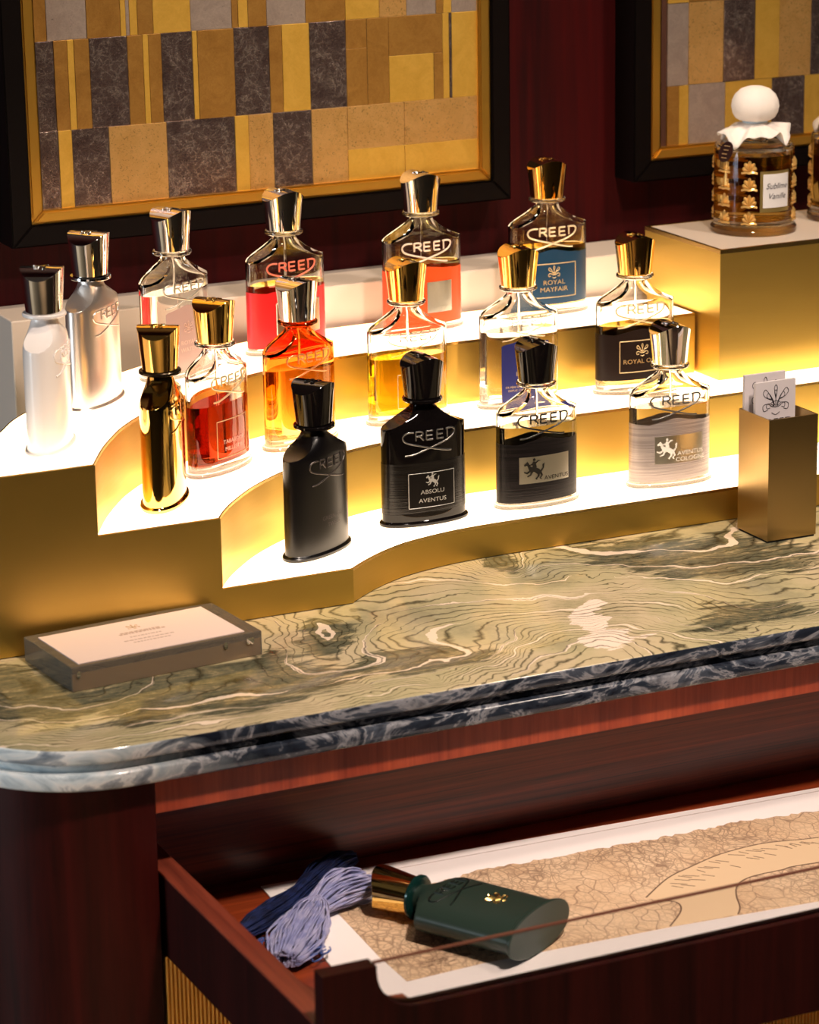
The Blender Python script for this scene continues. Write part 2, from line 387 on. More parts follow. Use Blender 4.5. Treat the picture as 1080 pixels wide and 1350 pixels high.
# ------------------------------------------------------------------ setting: room shell
ZC = .9
struct('floor', boxbm(-3.2, -3.2, -.05, 4.2, 2.41, 0), M['floor'])
struct('ceiling', boxbm(-3.2, -3.2, 2.7, 4.2, 2.41, 2.75), M['ceil'])
struct('wall_back', boxbm(-3.2, 2.41, 0, 4.2, 2.5, 2.7), M['wall']); M['wall'].node_tree.nodes['Principled BSDF'].inputs['Specular IOR Level'].default_value = .15
struct('wall_left', boxbm(-3.3, -3.2, 0, -3.2, 2.41, 2.7), M['room'])
struct('wall_right', boxbm(4.2, -3.2, 0, 4.3, 2.41, 2.7), M['room'])
struct('wall_front', boxbm(-3.2, -3.3, 0, 4.2, -3.2, 2.7), M['room'])

# ------------------------------------------------------------------ counter: cabinet, marble top
XR = 1.75     # right end of everything that runs on past the frame
def corner_outline(front, left, rad, back=2.405, right=XR, n=14):
    pts = [(right, back), (left, back)]
    for i in range(n+1):
        a = PI+PI/2*i/n
        pts.append((left+rad+rad*math.cos(a), front+rad+rad*math.sin(a)))
    pts.append((right, front)); return pts
cab = thing('cabinet', 'dark reddish wooden cabinet with a rounded corner under the green marble top', 'cabinet', (0, 0, 0))
OX0, OZ0, OZ1 = .643, .7336, .8425           # drawer opening
bm = bmesh.new()
post = [(OX0, 2.40), (.531, 2.40)]
for i in range(15):
    a = PI+PI/2*i/14; post.append((.531+.096+.096*math.cos(a), 1.799+.096+.096*math.sin(a)))
post.append((OX0, 1.799))
prism(bm, post, 0, .8695)
obj('corner_post', bm, M['post'], cab, 40)
obj('apron', boxbm(OX0+.0004, 1.799, OZ1, XR, 1.817, .8695), M['apron'], cab)
bm = bmesh.new(); ribs = []
x = OX0+.003; k = 0
while x < XR-.004:
    ribs += [(x, 1.8045), (x+.0006, 1.8018), (x+.0018, 1.8018), (x+.0024, 1.8045)]; x += .0030
prism(bm, ribs+[(XR, 1.8045), (XR, 1.83), (OX0+.003, 1.83)], .0, OZ0)
obj('ribbed_panel', bm, M['ribgold'], cab)
obj('opening_back', boxbm(OX0+.0004, 1.93, OZ0+.001, XR, 1.945, .8695), M['post'], cab)

top = thing('countertop', 'polished green and cream veined marble worktop with a grooved rounded edge', 'worktop', (0, 0, 0))
def slab(bm, z0, z1, inset, bev):
    F, Lf, R = 1.7865, .5185, .108
    prof = [(z0, inset+bev), (z0+bev*.4, inset+bev*.3), (z0+bev, inset), (z1-bev, inset), (z1-bev*.4, inset+bev*.3), (z1, inset+bev)]
    loft(bm, [[(x, y, z) for x, y in corner_outline(F+i, Lf+i, R-i)] for z, i in prof])
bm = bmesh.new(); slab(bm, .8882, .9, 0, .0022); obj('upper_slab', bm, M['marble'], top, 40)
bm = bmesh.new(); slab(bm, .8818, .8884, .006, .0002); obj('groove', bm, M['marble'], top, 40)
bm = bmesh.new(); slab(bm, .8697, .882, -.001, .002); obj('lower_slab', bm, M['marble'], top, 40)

# ------------------------------------------------------------------ open drawer
dr = thing('drawer', 'open shallow wooden drawer with a glass-topped cut-out front, pulled out under the marble', 'drawer', (0, 0, 0))
DF = .740
obj('side', boxbm(.6475, 1.541, .7345, .664, 1.885, .7936), M['front'], dr)
obj('side_top_strip', boxbm(.6473, 1.541, .7936, .6642, 1.885, .7956, bev=.0006), M['side'], dr)
obj('floor_panel', boxbm(.664, 1.541, .734, XR-.02, 1.887, DF), M['floorw'], dr)
obj('back_panel', boxbm(.646, 1.8875, .736, XR-.02, 1.90, .8405), M['back'], dr)
bm = bmesh.new()
cp = [(.664, 1.541), (.716, 1.541)]
for i in range(9):
    a = -PI/2-PI/2*i/8; cp.append((.714+.05*math.cos(a), 1.606+.05*math.sin(a)))
prism(bm, cp, .742, .7953); obj('corner_block', bm, M['side'], dr)
# front: U-shaped cut-out with round corners, glass pane in a groove
def front_poly(y, zb, zt, x0, x1, cx0, cx1, cz, rad):
    pts = [(x0, zb), (x1, zb), (x1, zt), (cx1, zt)]
    for i in range(9):
        a = PI/2*i/8; pts.append((cx1-rad+rad*math.cos(a), cz+rad-rad*math.sin(a)))
    for i in range(9):
        a = PI/2*i/8; pts.append((cx0+rad-rad*math.sin(a), cz+rad-rad*math.cos(a)))
    pts += [(cx0, zt), (x0, zt)]; return [(x, y, z) for x, z in pts]
bm = bmesh.new()
ZT, ZB = .8312, .7312
for ya, yb, cz, cx in ((1.5275, 1.5322, .7993, .6846), (1.5322, 1.5356, .7968, .6822), (1.5356, 1.5405, .7993, .6846)):
    loft(bm, [front_poly(ya, ZB, ZT, .6484, XR-.02, cx, XR-.06, cz, .028), front_poly(yb, ZB, ZT, .6484, XR-.02, cx, XR-.06, cz, .028)])
obj('front_panel', bm, M['front'], dr)
bm = bmesh.new()
gp = [(.6826, ZT-.0005), (.6826, .7975+.028)]
for i in range(1, 9):
    a = PI/2*i/8; gp.append((.6826+.028-.028*math.cos(a), .7973+.028-.028*math.sin(a)))
gp += [(XR-.065, .7973), (XR-.065, ZT-.0005)]
loft(bm, [[(x, 1.5327, z) for x, z in gp], [(x, 1.5351, z) for x, z in gp]])
obj('glass_pane', bm, M['pane'], dr)
obj('pane_edging', boxbm(.685, 1.5325, ZT-.0006, XR-.07, 1.5353, ZT+.0004), plain('pane_edging', srgb(104, 62, 48), .4), dr)

# map sheet
sh = thing('map_sheet', 'white sheet printed with an old brown street map lying in the drawer', 'map', (0, 0, 0))
PZ = DF+.0012
bm = bmesh.new()
prism(bm, [(.747, 1.8705), (.738, 1.734), (.726, 1.546), (1.60, 1.546), (1.60, 1.840), (1.2122, 1.848), (.8645, 1.8653)], DF+.0002, PZ)
obj('paper', bm, M['paper'], sh)
bm = bmesh.new(); prism(bm, [(.76, 1.8575), (1.59, 1.829), (1.59, 1.8275), (.76, 1.856)], PZ, PZ+.00015); obj('plate_line', bm, M['pline'], sh)
rng = random.Random(3)
topedge = [(.7788, 1.8035), (.83, 1.811), (.8829, 1.8196), (.9002, 1.8225), (.9661, 1.8185), (1.0427, 1.8155), (1.1296, 1.8150), (1.1841, 1.8060), (1.30, 1.80), (1.59, 1.79)]
te = []
for a, b in zip(topedge, topedge[1:]):
    n = max(2, int((b[0]-a[0])/.004))
    for i in range(n):
        t = i/n; te.append((a[0]+(b[0]-a[0])*t, a[1]+(b[1]-a[1])*t+rng.uniform(-.0022, .0022)))
bm = bmesh.new()
poly = te+[(1.59, 1.79), (1.59, 1.640), (1.0918, 1.6612), (.9787, 1.6708), (.9022, 1.6744), (.8334, 1.6777), (.7725, 1.6751), (.7724, 1.719), (.7772, 1.8004)]
prism(bm, poly[::-1], PZ, PZ+.0002); obj('street_map', bm, M['map'], sh)
river = smoothpts([(x, y, 0) for x, y in [(.985, 1.7225), (1.0159, 1.7456), (1.0413, 1.7562), (1.0736, 1.767), (1.1085, 1.7703), (1.1325, 1.7661), (1.1559, 1.7607), (1.3, 1.735)]], 5)
rlow = smoothpts([(x, y, 0) for x, y in [(1.3, 1.69), (1.1296, 1.7199), (1.0973, 1.7206), (1.0711, 1.720), (1.0543, 1.7115), (1.0441, 1.6967), (1.0359, 1.6782), (1.028, 1.668)]], 5)
rleft = smoothpts([(x, y, 0) for x, y in [(.975, 1.672), (.9953, 1.6918), (1.000, 1.706), (.990, 1.715)]], 5)
rpoly = [(p.x, p.y) for p in river+rlow+rleft]
bm = bmesh.new(); prism(bm, rpoly[::-1], PZ+.0001, PZ+.0003)
obj('river_print', bm, M['river'], sh)
bm = bmesh.new()
def dash(x0, y0, x1, y1, wd=.0004, z=PZ+.0003):
    d = Vector((x1-x0, y1-y0)); n = Vector((-d.y, d.x)).normalized()*wd
    prism(bm, [(x0+n.x, y0+n.y), (x0-n.x, y0-n.y), (x1-n.x, y1-n.y), (x1+n.x, y1+n.y)], z, z+.0001)
for k in range(26):
    t = k/25; p = river[int(4+t*(len(river)-6))]
    for q in range(rng.choice((1, 1, 2))):
        o_ = -.004-.011*q-rng.uniform(0, .006)
        dash(p.x+rng.uniform(-.003, .003), p.y+o_, p.x+.005+rng.uniform(-.002, .003), p.y+o_-.007)
for pl in (river, rlow, rleft):
    for a, b in zip(pl, pl[1:]): dash(a.x, a.y, b.x, b.y, .0006)
for k in range(30):
    x_ = rng.uniform(.79, .86); y_q = rng.uniform(1.685, 1.70)
    dash(x_, y_q, x_+rng.uniform(.002, .008), y_q+rng.uniform(-.001, .001), .0004)
obj('map_strokes', bm, M['ink'], sh)['kind'] = 'stuff'

# ------------------------------------------------------------------ stepped display stand
Z1, Z2, Z3 = .9281, .9834, 1.0374
st = thing('display_stand', 'brass stepped display stand with glowing white step tops and a curved left end', 'display stand', (0, 0, 0))
def curve2(pts, k=8): return [(p.x, p.y) for p in smoothpts([(x, y, 0) for x, y in pts], k)]
c1 = curve2([(.8832, 2.0), (.8995, 2.0135), (.9183, 2.0270), (.9366, 2.0375), (.9524, 2.0445), (.9760, 2.0510), (.9995, 2.0555), (1.0290, 2.0580), (1.06, 2.0585)])
c2 = curve2([(.7755, 2.0), (.786, 2.0165), (.803, 2.0385), (.832, 2.0695), (.868, 2.0980), (.905, 2.118), (.940, 2.1325), (.975, 2.142), (1.02, 2.147), (1.06, 2.148)])
c3 = curve2([(.6790, 2.0), (.6885, 2.0185), (.702, 2.0435), (.719, 2.0705), (.738, 2.0970), (.768, 2.1290), (.813, 2.1655), (.855, 2.191), (.895, 2.2095), (.94, 2.2235), (.99, 2.231), (1.04, 2.232)])
cb = curve2([(.583, 2.0), (.600, 2.042), (.622, 2.087), (.6478, 2.1264), (.675, 2.1655), (.730, 2.218), (.7975, 2.2680), (.86, 2.3005), (.935, 2.3235), (.98, 2.333), (1.04, 2.3365)])
X3 = 1.3225
def level(front, z, xr, yb):
    return front+[(xr, front[-1][1]), (xr, yb)]+([(1.04, yb)] if yb > 2.3 else [])
def inset(poly, d):
    n = len(poly); out = []
    A = sum(poly[i][0]*poly[(i+1) % n][1]-poly[(i+1) % n][0]*poly[i][1] for i in range(n))
    s_ = 1 if A > 0 else -1
    for i in range(n):
        p0, p1, p2 = Vector(poly[i-1]), Vector(poly[i]), Vector(poly[(i+1) % n])
        a = (p1-p0).normalized(); b = (p2-p1).normalized()
        na = Vector((-a.y, a.x))*s_; nb = Vector((-b.y, b.x))*s_
        m_ = na+nb
        m_ = m_/max(.35, m_.dot(na)) if m_.length > 1e-6 else na
        q = p1+m_*d; out.append((q.x, q.y))
    return out
back = cb[::-1]
outl = [
    ([(.6, 2.0)]+c1+[(XR, 2.0585), (XR, 2.25), (.75, 2.16)], Z1),
    ([(.6, 2.0)]+c2+[(XR, 2.148), (XR, 2.336), (.78, 2.25)], Z2),
    (c3+[(X3, 2.232), (X3, 2.3365)]+back, Z3)]
# whole brass bodies under each step, with the luminous sheet set into a thin brass rim
lows = [[(.586, 2.0)]+c1+[(XR, 2.0585), (XR, 2.3365)]+back[:-1],
        [(.586, 2.0)]+c2+[(XR, 2.148), (XR, 2.3365)]+back[:-1],
        c3+[(X3, 2.232), (X3, 2.3365)]+back]
for (pl, z), nm, z0 in zip([(l, q) for l, q in zip(lows, (Z1, Z2, Z3))], ('lower_step', 'middle_step', 'upper_step'), (ZC, Z1-.0011, Z2-.0011)):
    bm = bmesh.new()
    prism(bm, pl, z0+.0008, z-.0022)
    o = obj(nm, bm, M['brass'], st, 25)
    ins = inset(pl, .0012)
    bm = bmesh.new()
    b0 = [bm.verts.new((x, y, z-.0022)) for x, y in pl]; t0 = [bm.verts.new((x, y, z)) for x, y in pl]
    t1 = [bm.verts.new((x, y, z)) for x, y in ins]; b1 = [bm.verts.new((x, y, z-.0022)) for x, y in ins]
    n = len(pl)
    for i in range(n):
        j = (i+1) % n
        bm.faces.new((b0[i], b0[j], t0[j], t0[i])); bm.faces.new((t0[i], t0[j], t1[j], t1[i])); bm.faces.new((t1[i], t1[j], b1[j], b1[i]))
    obj('rim', bm, M['rim'], o, 25)
    bm = bmesh.new(); prism(bm, inset(pl, .00125), z-.0022, z-.0002)
    obj('light_panel', bm, M['opal'], o)['label'] = 'glowing white opal step top'

bm = bmesh.new(); n_ = [(.5835, ZC+.0008), (.8832, ZC+.0008), (.8832, Z1-.0003), (.7757, Z1-.0003), (.7757, Z2-.0003), (.6792, Z2-.0003), (.6792, Z3-.0003), (.5835, Z3-.0003)]
loft(bm, [[(x, 1.9988, z) for x, z in n_], [(x, 2.0001, z) for x, z in n_]])
obj('front_plate', bm, M['brass'], st)

# white ledge behind the stand
lg = thing('back_ledge', 'low white lacquered ledge along the wall behind the lit stand', 'ledge', (0, 0, 0))
obj('body', boxbm(.7293, 2.345, ZC, XR, 2.408, 1.0723, bev=.0012), M['white'], lg)

# gold plinth at the right
pl_ = thing('plinth', 'brushed brass box plinth with a white top under the jar bottles', 'plinth', (0, 0, 0))
bm = bmesh.new(); box(bm, 1.325, 2.194, Z2, XR-.01, 2.326, 1.0962)
obj('body', bm, M['brass'], pl_)
bm = bmesh.new()
for a in ((1.325, 2.194, XR-.01, 2.1975), (1.325, 2.3225, XR-.01, 2.326), (1.325, 2.1975, 1.3285, 2.3225)):
    box(bm, a[0], a[1], 1.0962, a[2], a[3], 1.0997)
obj('rim', bm, M['rim'], pl_)
obj('white_top', boxbm(1.3285, 2.1975, 1.0962, XR-.01, 2.3225, 1.0994), M['white'], pl_)

# ------------------------------------------------------------------ flacon (the repeated bottle shape)
BA, BB, BP = .0367, .0148, 2.15
SZ = [.0800, .0812, .0828, .0848, .0872, .0900, .0925, .0945, .0960, .0975]
SS = [.0366, .0325, .0282, .0240, .0195, .0155, .0126, .0109, .0101, .0098]
def dep(z):
    return interp([0, .076, .080, .084, .088, .092, .0975], [BB, BB, .0145, .0135, .0123, .0112, .0098], z)
def sup(z):
    return BA if z <= .080 else interp(SZ, SS, z)
def awid(z):
    s_ = sup(z)
    if z <= .086: return BA
    r = interp([.086, .089, .093, .0965, .0975], [interp(SZ, SS, .086)/BA, .62, .80, .985, .999], z)
    return s_/r
def fy(u, z, da=0., db=0.):
    a = awid(z)+da
    return (dep(z)+db)*max(0., 1-min(1, abs(u)/a)**BP)**(1/BP)
def ring(z, da=0., db=0., K=30, MS=5, zz=None, a=None, b=None):
    """closed section: front arc, right end, back arc, left end"""
    if a is None: A, D, s_ = awid(z)+da, dep(z)+db, min(sup(z)+da, (awid(z)+da)*.9996)
    else: A, D, s_ = a, b, a*.9996
    Y = lambda u: D*max(0., 1-(abs(u)/A)**BP)**(1/BP)
    zz = z if zz is None else zz; out = []
    us = [s_*math.sin(-PI/2+PI*i/K) for i in range(K+1)]
    out += [(u, -Y(u), zz) for u in us]
    ye = Y(s_)
    out += [(s_, -ye+2*ye*(i+1)/(MS+1), zz) for i in range(MS)]
    out += [(u, Y(u), zz) for u in us[::-1]]
    out += [(-s_, ye-2*ye*(i+1)/(MS+1), zz) for i in range(MS)]
    return out
BODYZ = [.0042, .0055, .012, .025, .045, .062, .074, .0785]
def body_bm(cav=None, level=None, thick=False):
    bm = bmesh.new()
    R = [ring(0, a=.0384, b=.0164, zz=0), ring(0, a=.0391, b=.0171, zz=.0007), ring(0, a=.0391, b=.0171, zz=.0025),
         ring(0, a=.0385, b=.0165, zz=.0034), ring(.004, .0004, .0004, zz=.0037)]
    R += [ring(z) for z in BODYZ]+[ring(z) for z in SZ]
    R += [ring(0, a=.0098, b=.0098, zz=.1004)]
    loft(bm, R)
    bmesh.ops.recalc_face_normals(bm, faces=bm.faces); bm.normal_update()
    if cav:
        for f in bm.faces:
            if f.normal.z < -.95 and f.calc_center_median().z < .001: f.material_index = 1
        f0 = set(bm.faces)
        zs = [z for z in BODYZ+SZ if level+.002 < z]
        rr = [ring(level, -.0034, -.0032, zz=level)]+[ring(z, -.0034, -.0032, zz=z-.0026) for z in zs if z-.0026 > level+.001]
        rr += [ring(0, a=.0055, b=.0055, zz=.0985)]
        loft(bm, rr, cap0=False)
        nf = [f for f in bm.faces if f not in f0]
        bmesh.ops.recalc_face_normals(bm, faces=nf); bm.normal_update()
        top_ = max(nf, key=lambda f: f.calc_center_median().z)
        if top_.normal.z > 0: bmesh.ops.reverse_faces(bm, faces=nf)
    return bm
def liquid_bm(level):
    bm = bmesh.new()
    zs = [.0085]+[z for z in BODYZ if .0095 < z < level-.0005]+[level]
    rr = [ring(.0085, -.006, -.0055, zz=.0078), ring(.0085, -.0038, -.0036, zz=.0088)]+[ring(z, -.0034, -.0032, zz=z) for z in zs[1:]]
    loft(bm, rr)
    bmesh.ops.recalc_face_normals(bm, faces=bm.faces); bm.normal_update()
    for f in bm.faces:
        if f.normal.z > .9: f.material_index = 1
    return bm
def front_map(u, v, off=0.):
    return (u, -fy(u, v)-off, v)
def stroke_bm(lines, r, fn=front_map, off=0., n=5, k=3):
    bm = bmesh.new()
    for ln in lines:
        P = smoothpts([(x, y, 0) for x, y in ln], k) if len(ln) > 2 else [Vector((ln[0][0]+(ln[1][0]-ln[0][0])*i/3, ln[0][1]+(ln[1][1]-ln[0][1])*i/3, 0)) for i in range(4)]
        tube(bm, [fn(p.x, p.y, off) for p in P], r, n)
    return bm
def E_(x, v0=.0709, v1=.0780, w_=.0058, sl=.0):
    m_ = (v0+v1)/2
    return [[(x, v0), (x, v1)], [(x, v1), (x+w_, v1)], [(x, m_), (x+w_*.92, m_)], [(x, v0), (x+w_, v0)]]
LOGO = [[(-.0150, .0778), (-.0190, .0779), (-.0224, .0765), (-.0237, .0738), (-.0222, .0706), (-.0180, .0686), (-.0100, .0664), (-.001, .0640), (.008, .0617), (.0150, .0602), (.0185, .0600)],
        [(.0148, .0709), (.0148, .0775)], [(.0135, .0781), (.0185, .0782), (.0215, .0770), (.0218, .0742), (.0190, .0709), (.0130, .0682), (.006, .0660), (-.001, .0640), (-.010, .0612), (-.0165, .0594), (-.0222, .0590)],
        [(-.0132, .0709), (-.0132, .0780)], [(-.0132, .0780), (-.0088, .0780), (-.0071, .0765), (-.0088, .0746), (-.0132, .0745)], [(-.0100, .0745), (-.0066, .0709)]]+E_(-.0043)+E_(.0052)
FEATHER = [[(0, -.4), (0, .2), (-.12, .75), (0, 1), (.12, .75), (0, .2)], [(-.1, -.4), (-.35, .2), (-.75, .75), (-.95, .5), (-.7, .2), (-.3, .1)],
           [(.1, -.4), (.35, .2), (.75, .75), (.95, .5), (.7, .2), (.3, .1)], [(-.2, -.45), (-.6, -.2), (-.95, -.3), (-.9, -.65), (-.6, -.6)], [(.2, -.45), (.6, -.2), (.95, -.3), (.9, -.65), (.6, -.6)],
           [(-.35, -.15), (0, -.05), (.35, -.15)], [(-.4, -.35), (0, -.45), (.4, -.35)], [(-.3, -.8), (0, -.95), (.3, -.8)]]
RIDER = [[(-.55, .05), (-.35, .28), (.05, .22), (.42, .05), (.62, -.15), (.55, -.42), (.30, -.45), (.0, -.22), (-.35, -.15)],      # trunk
         [(-.55, .05), (-.35, .28), (-.55, .62), (-.66, .78), (-.74, .70), (-.98, .48), (-.92, .36), (-.72, .44), (-.64, .30)],     # neck, head
         [(-.48, -.02), (-.70, -.20), (-.98, -.12), (-1.0, -.22), (-.70, -.36), (-.36, -.14)], [(-.36, -.12), (-.44, -.42), (-.70, -.55), (-.66, -.64), (-.32, -.50), (-.20, -.16)],
         [(.52, -.40), (.66, -.60), (.48, -.82), (.62, -.95), (.70, -.92), (.62, -.80), (.82, -.58), (.64, -.18)], [(.32, -.42), (.30, -.66), (.08, -.84), (.20, -.96), (.28, -.90), (.24, -.84), (.46, -.64), (.50, -.40)],
         [(.60, -.10), (.80, .10), (.78, .40), (.98, .55), (.92, .10), (.70, -.24)], [(-.16, .22), (-.22, .62), (-.08, .78), (.10, .70), (.20, .20)],
         [(-.12, .80), (-.16, .96), (-.02, 1.06), (.10, .96), (.06, .80)], [(-.20, .58), (-.48, .48), (-.50, .40), (-.18, .44)], [(.06, .66), (.34, .84), (.62, .78), (.36, .74), (.12, .54)],
         [(-.10, .24), (-.22, -.10), (-.34, -.30), (-.22, -.32), (-.08, -.06), (.12, .20)]]
def fill_bm(polys, s_, u0, v0, off):
    bm = bmesh.new()
    for p in polys:
        a = [bm.verts.new(front_map(u0+x*s_, v0+y*s_, off)) for x, y in p]; b = [bm.verts.new(front_map(u0+x*s_, v0+y*s_, off-.0003)) for x, y in p]
        bm.faces.new(a); n = len(p)
        for i in range(n): bm.faces.new((a[i], a[(i+1) % n], b[(i+1) % n], b[i]))
    return bm
def scaled(lines, s_, u0, v0, sx=1.): return [[(u0+x*s_*sx, v0+y*s_) for x, y in l] for l in lines]
def patch_bm(u0, u1, v0, v1, off, nu=24, nv=6, top=None, bot=None, fn=None):
    """thin plate following the front of the flacon, with an edge back to the glass"""
    bm = bmesh.new(); G = []
    for j in range(nv+1):
        row = []
        for i in range(nu+1):
            u = u0+(u1-u0)*i/nu; b_ = bot(u) if bot else v0; t_ = top(u) if top else v1
            v = b_+(t_-b_)*j/nv; row.append(bm.verts.new(front_map(u, v, off)))
        G.append(row)
    for j in range(nv):
        for i in range(nu): bm.faces.new((G[j][i], G[j][i+1], G[j+1][i+1], G[j+1][i]))
    per = G[0]+[r[-1] for r in G[1:]]+G[-1][-2::-1]+[r[0] for r in G[-2:0:-1]]
    inn = [bm.verts.new((v.co.x, v.co.y+off*.9, v.co.z)) for v in per]
    n = len(per)
    for i in range(n): bm.faces.new((per[i], inn[i], inn[(i+1) % n], per[(i+1) % n]))
    return bm
def band_bm(v0, vtop, off=.0002, nv=6, full=True):
    bm = bmesh.new(); base = ring(.05, off, off)
    rows = []
    for j in range(nv+1):
        rows.append([(x, y, v0+(vtop(x)-v0)*j/nv) for x, y, z in base])
    inn = [(x*(1-off/BA), y*(1-off/BB), vtop(x)) for x, y, z in base]
    inn0 = [(x*(1-off/BA), y*(1-off/BB), v0) for x, y, z in base]
    loft(bm, [inn0]+rows+[inn], cap0=False, cap1=False)
    return bm
def vpeak(z, k=.0032):
    return lambda u: z-(.0009 if abs(u) > .022 else 0)+interp([-.037, -.0225, -.0215, -.001, .0165, .018, .037], [0, -.0012, -.0012, k, -.0006, -.0006, 0], u)
def frame_lines(u0, u1, v0, v1): return [[(u0, v0), (u1, v0)], [(u1, v0), (u1, v1)], [(u1, v1), (u0, v1)], [(u0, v1), (u0, v0)]]
def frame_bm(u0, u1, v0, v1, r):
    bm = bmesh.new()
    for (a, b), (c, d) in frame_lines(u0, u1, v0, v1):
        tube(bm, [front_map(a+(c-a)*i/12, b+(d-b)*i/12, .0003) for i in range(13)], r, 4)
    return bm
def cap_bm():
    bm = bmesh.new(); n = 72; Pw = 2.1
    def sec(a, b, zf):
        out = []
        for i in range(n):
            t = 2*PI*i/n; c, s_ = math.cos(t), math.sin(t)
            x = a*math.copysign(abs(c)**(2/Pw), c); y = b*math.copysign(abs(s_)**(2/Pw), s_); out.append((x, y, zf(x)))
        return out
    arch = lambda x: .1370-.0082*(x/.0178)**2
    rs = [sec(.0143, .0132, lambda x: .1034), sec(.01455, .01345, lambda x: .1037)]
    for t in (.33, .66):
        a = .01455+(.0176-.01455)*t; b = .01345+(.0162-.01345)*t
        rs.append(sec(a, b, lambda x, t=t: .1040+(arch(x)-.1040)*t))
    rs.append(sec(.0176, .0162, lambda x: arch(x)-.0002)); rs.append(sec(.01745, .01605, lambda x: arch(x)))
    vs = loft(bm, rs, cap1=False)
    L_ = vs[-1]; h = n//2
    for i in range(h):
        a, b, c, d = L_[i], L_[i+1], L_[(n-i-1) % n], L_[(n-i) % n]
        q = list(dict.fromkeys((a, b, c, d)))
        if len(q) > 2: bm.faces.new(q)
    return bm
cap_me = None; logo_me = None; collar_me = None; emb_me = None
def mesh_from(bm, name, sm=35):
    bmesh.ops.recalc_face_normals(bm, faces=bm.faces); me = bpy.data.meshes.new(name); bm.to_mesh(me); bm.free()
    me.polygons.foreach_set('use_smooth', [True]*len(me.polygons)); me.set_sharp_from_angle(angle=math.radians(sm)); return me
cap_me = mesh_from(cap_bm(), 'cap', 24); logo_me = mesh_from(stroke_bm(LOGO, .00082), 'logo', 80)
bm = bmesh.new(); lathe(bm, [(.0120, .0996), (.0154, .1000), (.0163, .1008), (.0163, .1024), (.0158, .1031), (.0132, .1032)], 40); collar_me = mesh_from(bm, 'collar')
emb_me = mesh_from(stroke_bm([[(x, y) for x, y in l] for l in scaled(FEATHER[:5], .0062, 0, 0)], .0005, lambda x, y, o: (x, y, .1372-.0082*(x/.0178)**2)), 'emblem', 80)
def shared(name, me, mat, parent):
    o = bpy.data.objects.new(name, me.copy() if len(me.materials) else me.copy()); COL.objects.link(o); o.data.materials.append(mat); o.parent = parent; return o
FROST = glassmat('frosted_foot', (1, .98, .95, 1), 1.25, .55)
TUBE = glassmat('tube_plastic', (.98, .97, .95, 1), 1.16)
GRP = 'perfume bottles on the lit steps'
def text_bm(s, size, v, u=0., xs=1.15, off=.0005, shear=0., fn=front_map):
    bm = bmesh.new(); mapped_text(bm, s, size, fn, u, v, xs, shear, 'CENTER', off); return bm
def flacon(loc, deg, label, body, capm, logom, collarm=None, liq=None, level=.062, name='perfume_bottle', group=GRP, logor=None):
    t = thing(name, label, 'perfume bottle', loc, math.radians(deg), group)
    isg = liq is not None
    obj('body', body_bm(cav=isg, level=level), [body, FROST] if isg else body, t, 'keep').data.set_sharp_from_angle(angle=math.radians(32))
    shared('collar', collar_me, collarm or body, t)
    c = shared('cap', cap_me, capm, t); shared('emblem', emb_me, capm, c)
    if logom: shared('logo', logo_me, logom, t)
    if isg:
        bm = bmesh.new(); tube(bm, [(0, 0, .0975), (.0002, 0, .06), (.0012, .0006, .013)], .0011, 8); obj('dip_tube', bm, TUBE, t, True)
    if isg: obj('liquid', liquid_bm(level), liq, t, 'keep').data.set_sharp_from_angle(angle=math.radians(40))
    return t
def lab(o, s): o['label'] = s; return o

pale = liquid('liquid_pale', (.985, .955, .86, 1)); clear = liquid('liquid_clear', (.99, .975, .95, 1))
G = M['glass']
ink_black = plain('logo_black', (.01, .009, .008, 1), .25); ink_gold = plain('logo_gold', (.85, .62, .3, 1), .3, .8)
goldink = plain('gold_print', (.62, .46, .24, 1), .4, .6); silverink = plain('silver_print', (.5, .49, .46, 1), .4, .5)
blush = plain('blush_print', srgb(214, 178, 160), .5)

# front step
t = flacon((.8784, 2.0567, Z1), 31, 'satin black bottle with a gloss black cap, standing leftmost on the lowest step', M['blackmatte'], M['blackgloss'], plain('dark_gloss_logo', (.10, .085, .08, 1), .25, .7), M['blackgloss'])
obj('name_lettering', text_bm('GREEN IRISH', .0046, .0290, .003), plain('faint_print', (.05, .04, .04, 1), .4), t); obj('name_lettering', text_bm('TWEED', .0046, .0232, .003), MATS['faint_print'], t)
t = flacon((.989, 2.094, Z1), 1, 'glossy all-black bottle with a framed black label on the lowest step', M['blackgloss'], M['blackgloss'], plain('grey_logo', (.22, .21, .20, 1), .25, .8), M['blackgloss'])
obj('ribbed_band', band_bm(.0105, lambda u: .0525, .00025), rib_band('ribbed_black', (.003, .002, .002, 1), .22, 0, (.007, .006, .006, 1), .4), t, 40)
obj('label_plate', patch_bm(-.0205, .0215, .0145, .0445, .0006), plain('label_black', (.004, .003, .003, 1), .3, 0, .25), t)
obj('label_border', frame_bm(-.0198, .0208, .0152, .0438, .0005), silverink, t)
obj('name_lettering', text_bm('ABSOLU', .0048, .0265, .0005, 1.2, .0010), silverink, t); obj('name_lettering', text_bm('AVENTUS', .0048, .0195, .0005, 1.2, .0010), silverink, t)
obj('rider_emblem', fill_bm(RIDER, .0060, .0005, .0372, .0011), silverink, t)
t = flacon((1.0934, 2.097, Z1), 2, 'clear bottle with ribbed black lower band, silver label and black cap on the lowest step', G, M['blackgloss'], ink_black, G, pale, .068)
obj('colour_band', band_bm(.0052, vpeak(.0560)), rib_band('band_black', (.002, .0015, .002, 1), .35, 0, (.010, .007, .008, 1), .25), t, 50)
obj('label_plate', patch_bm(-.0232, .0228, .0213, .0436, .0006), M['silverfoil'], t)
obj('name_lettering', text_bm('AVENTUS', .0048, .0232, .0102, 1.15, .0010), ink_black, t)
obj('rider_emblem', fill_bm(RIDER, .0092, -.0105, .0328, .0011), ink_black, t)
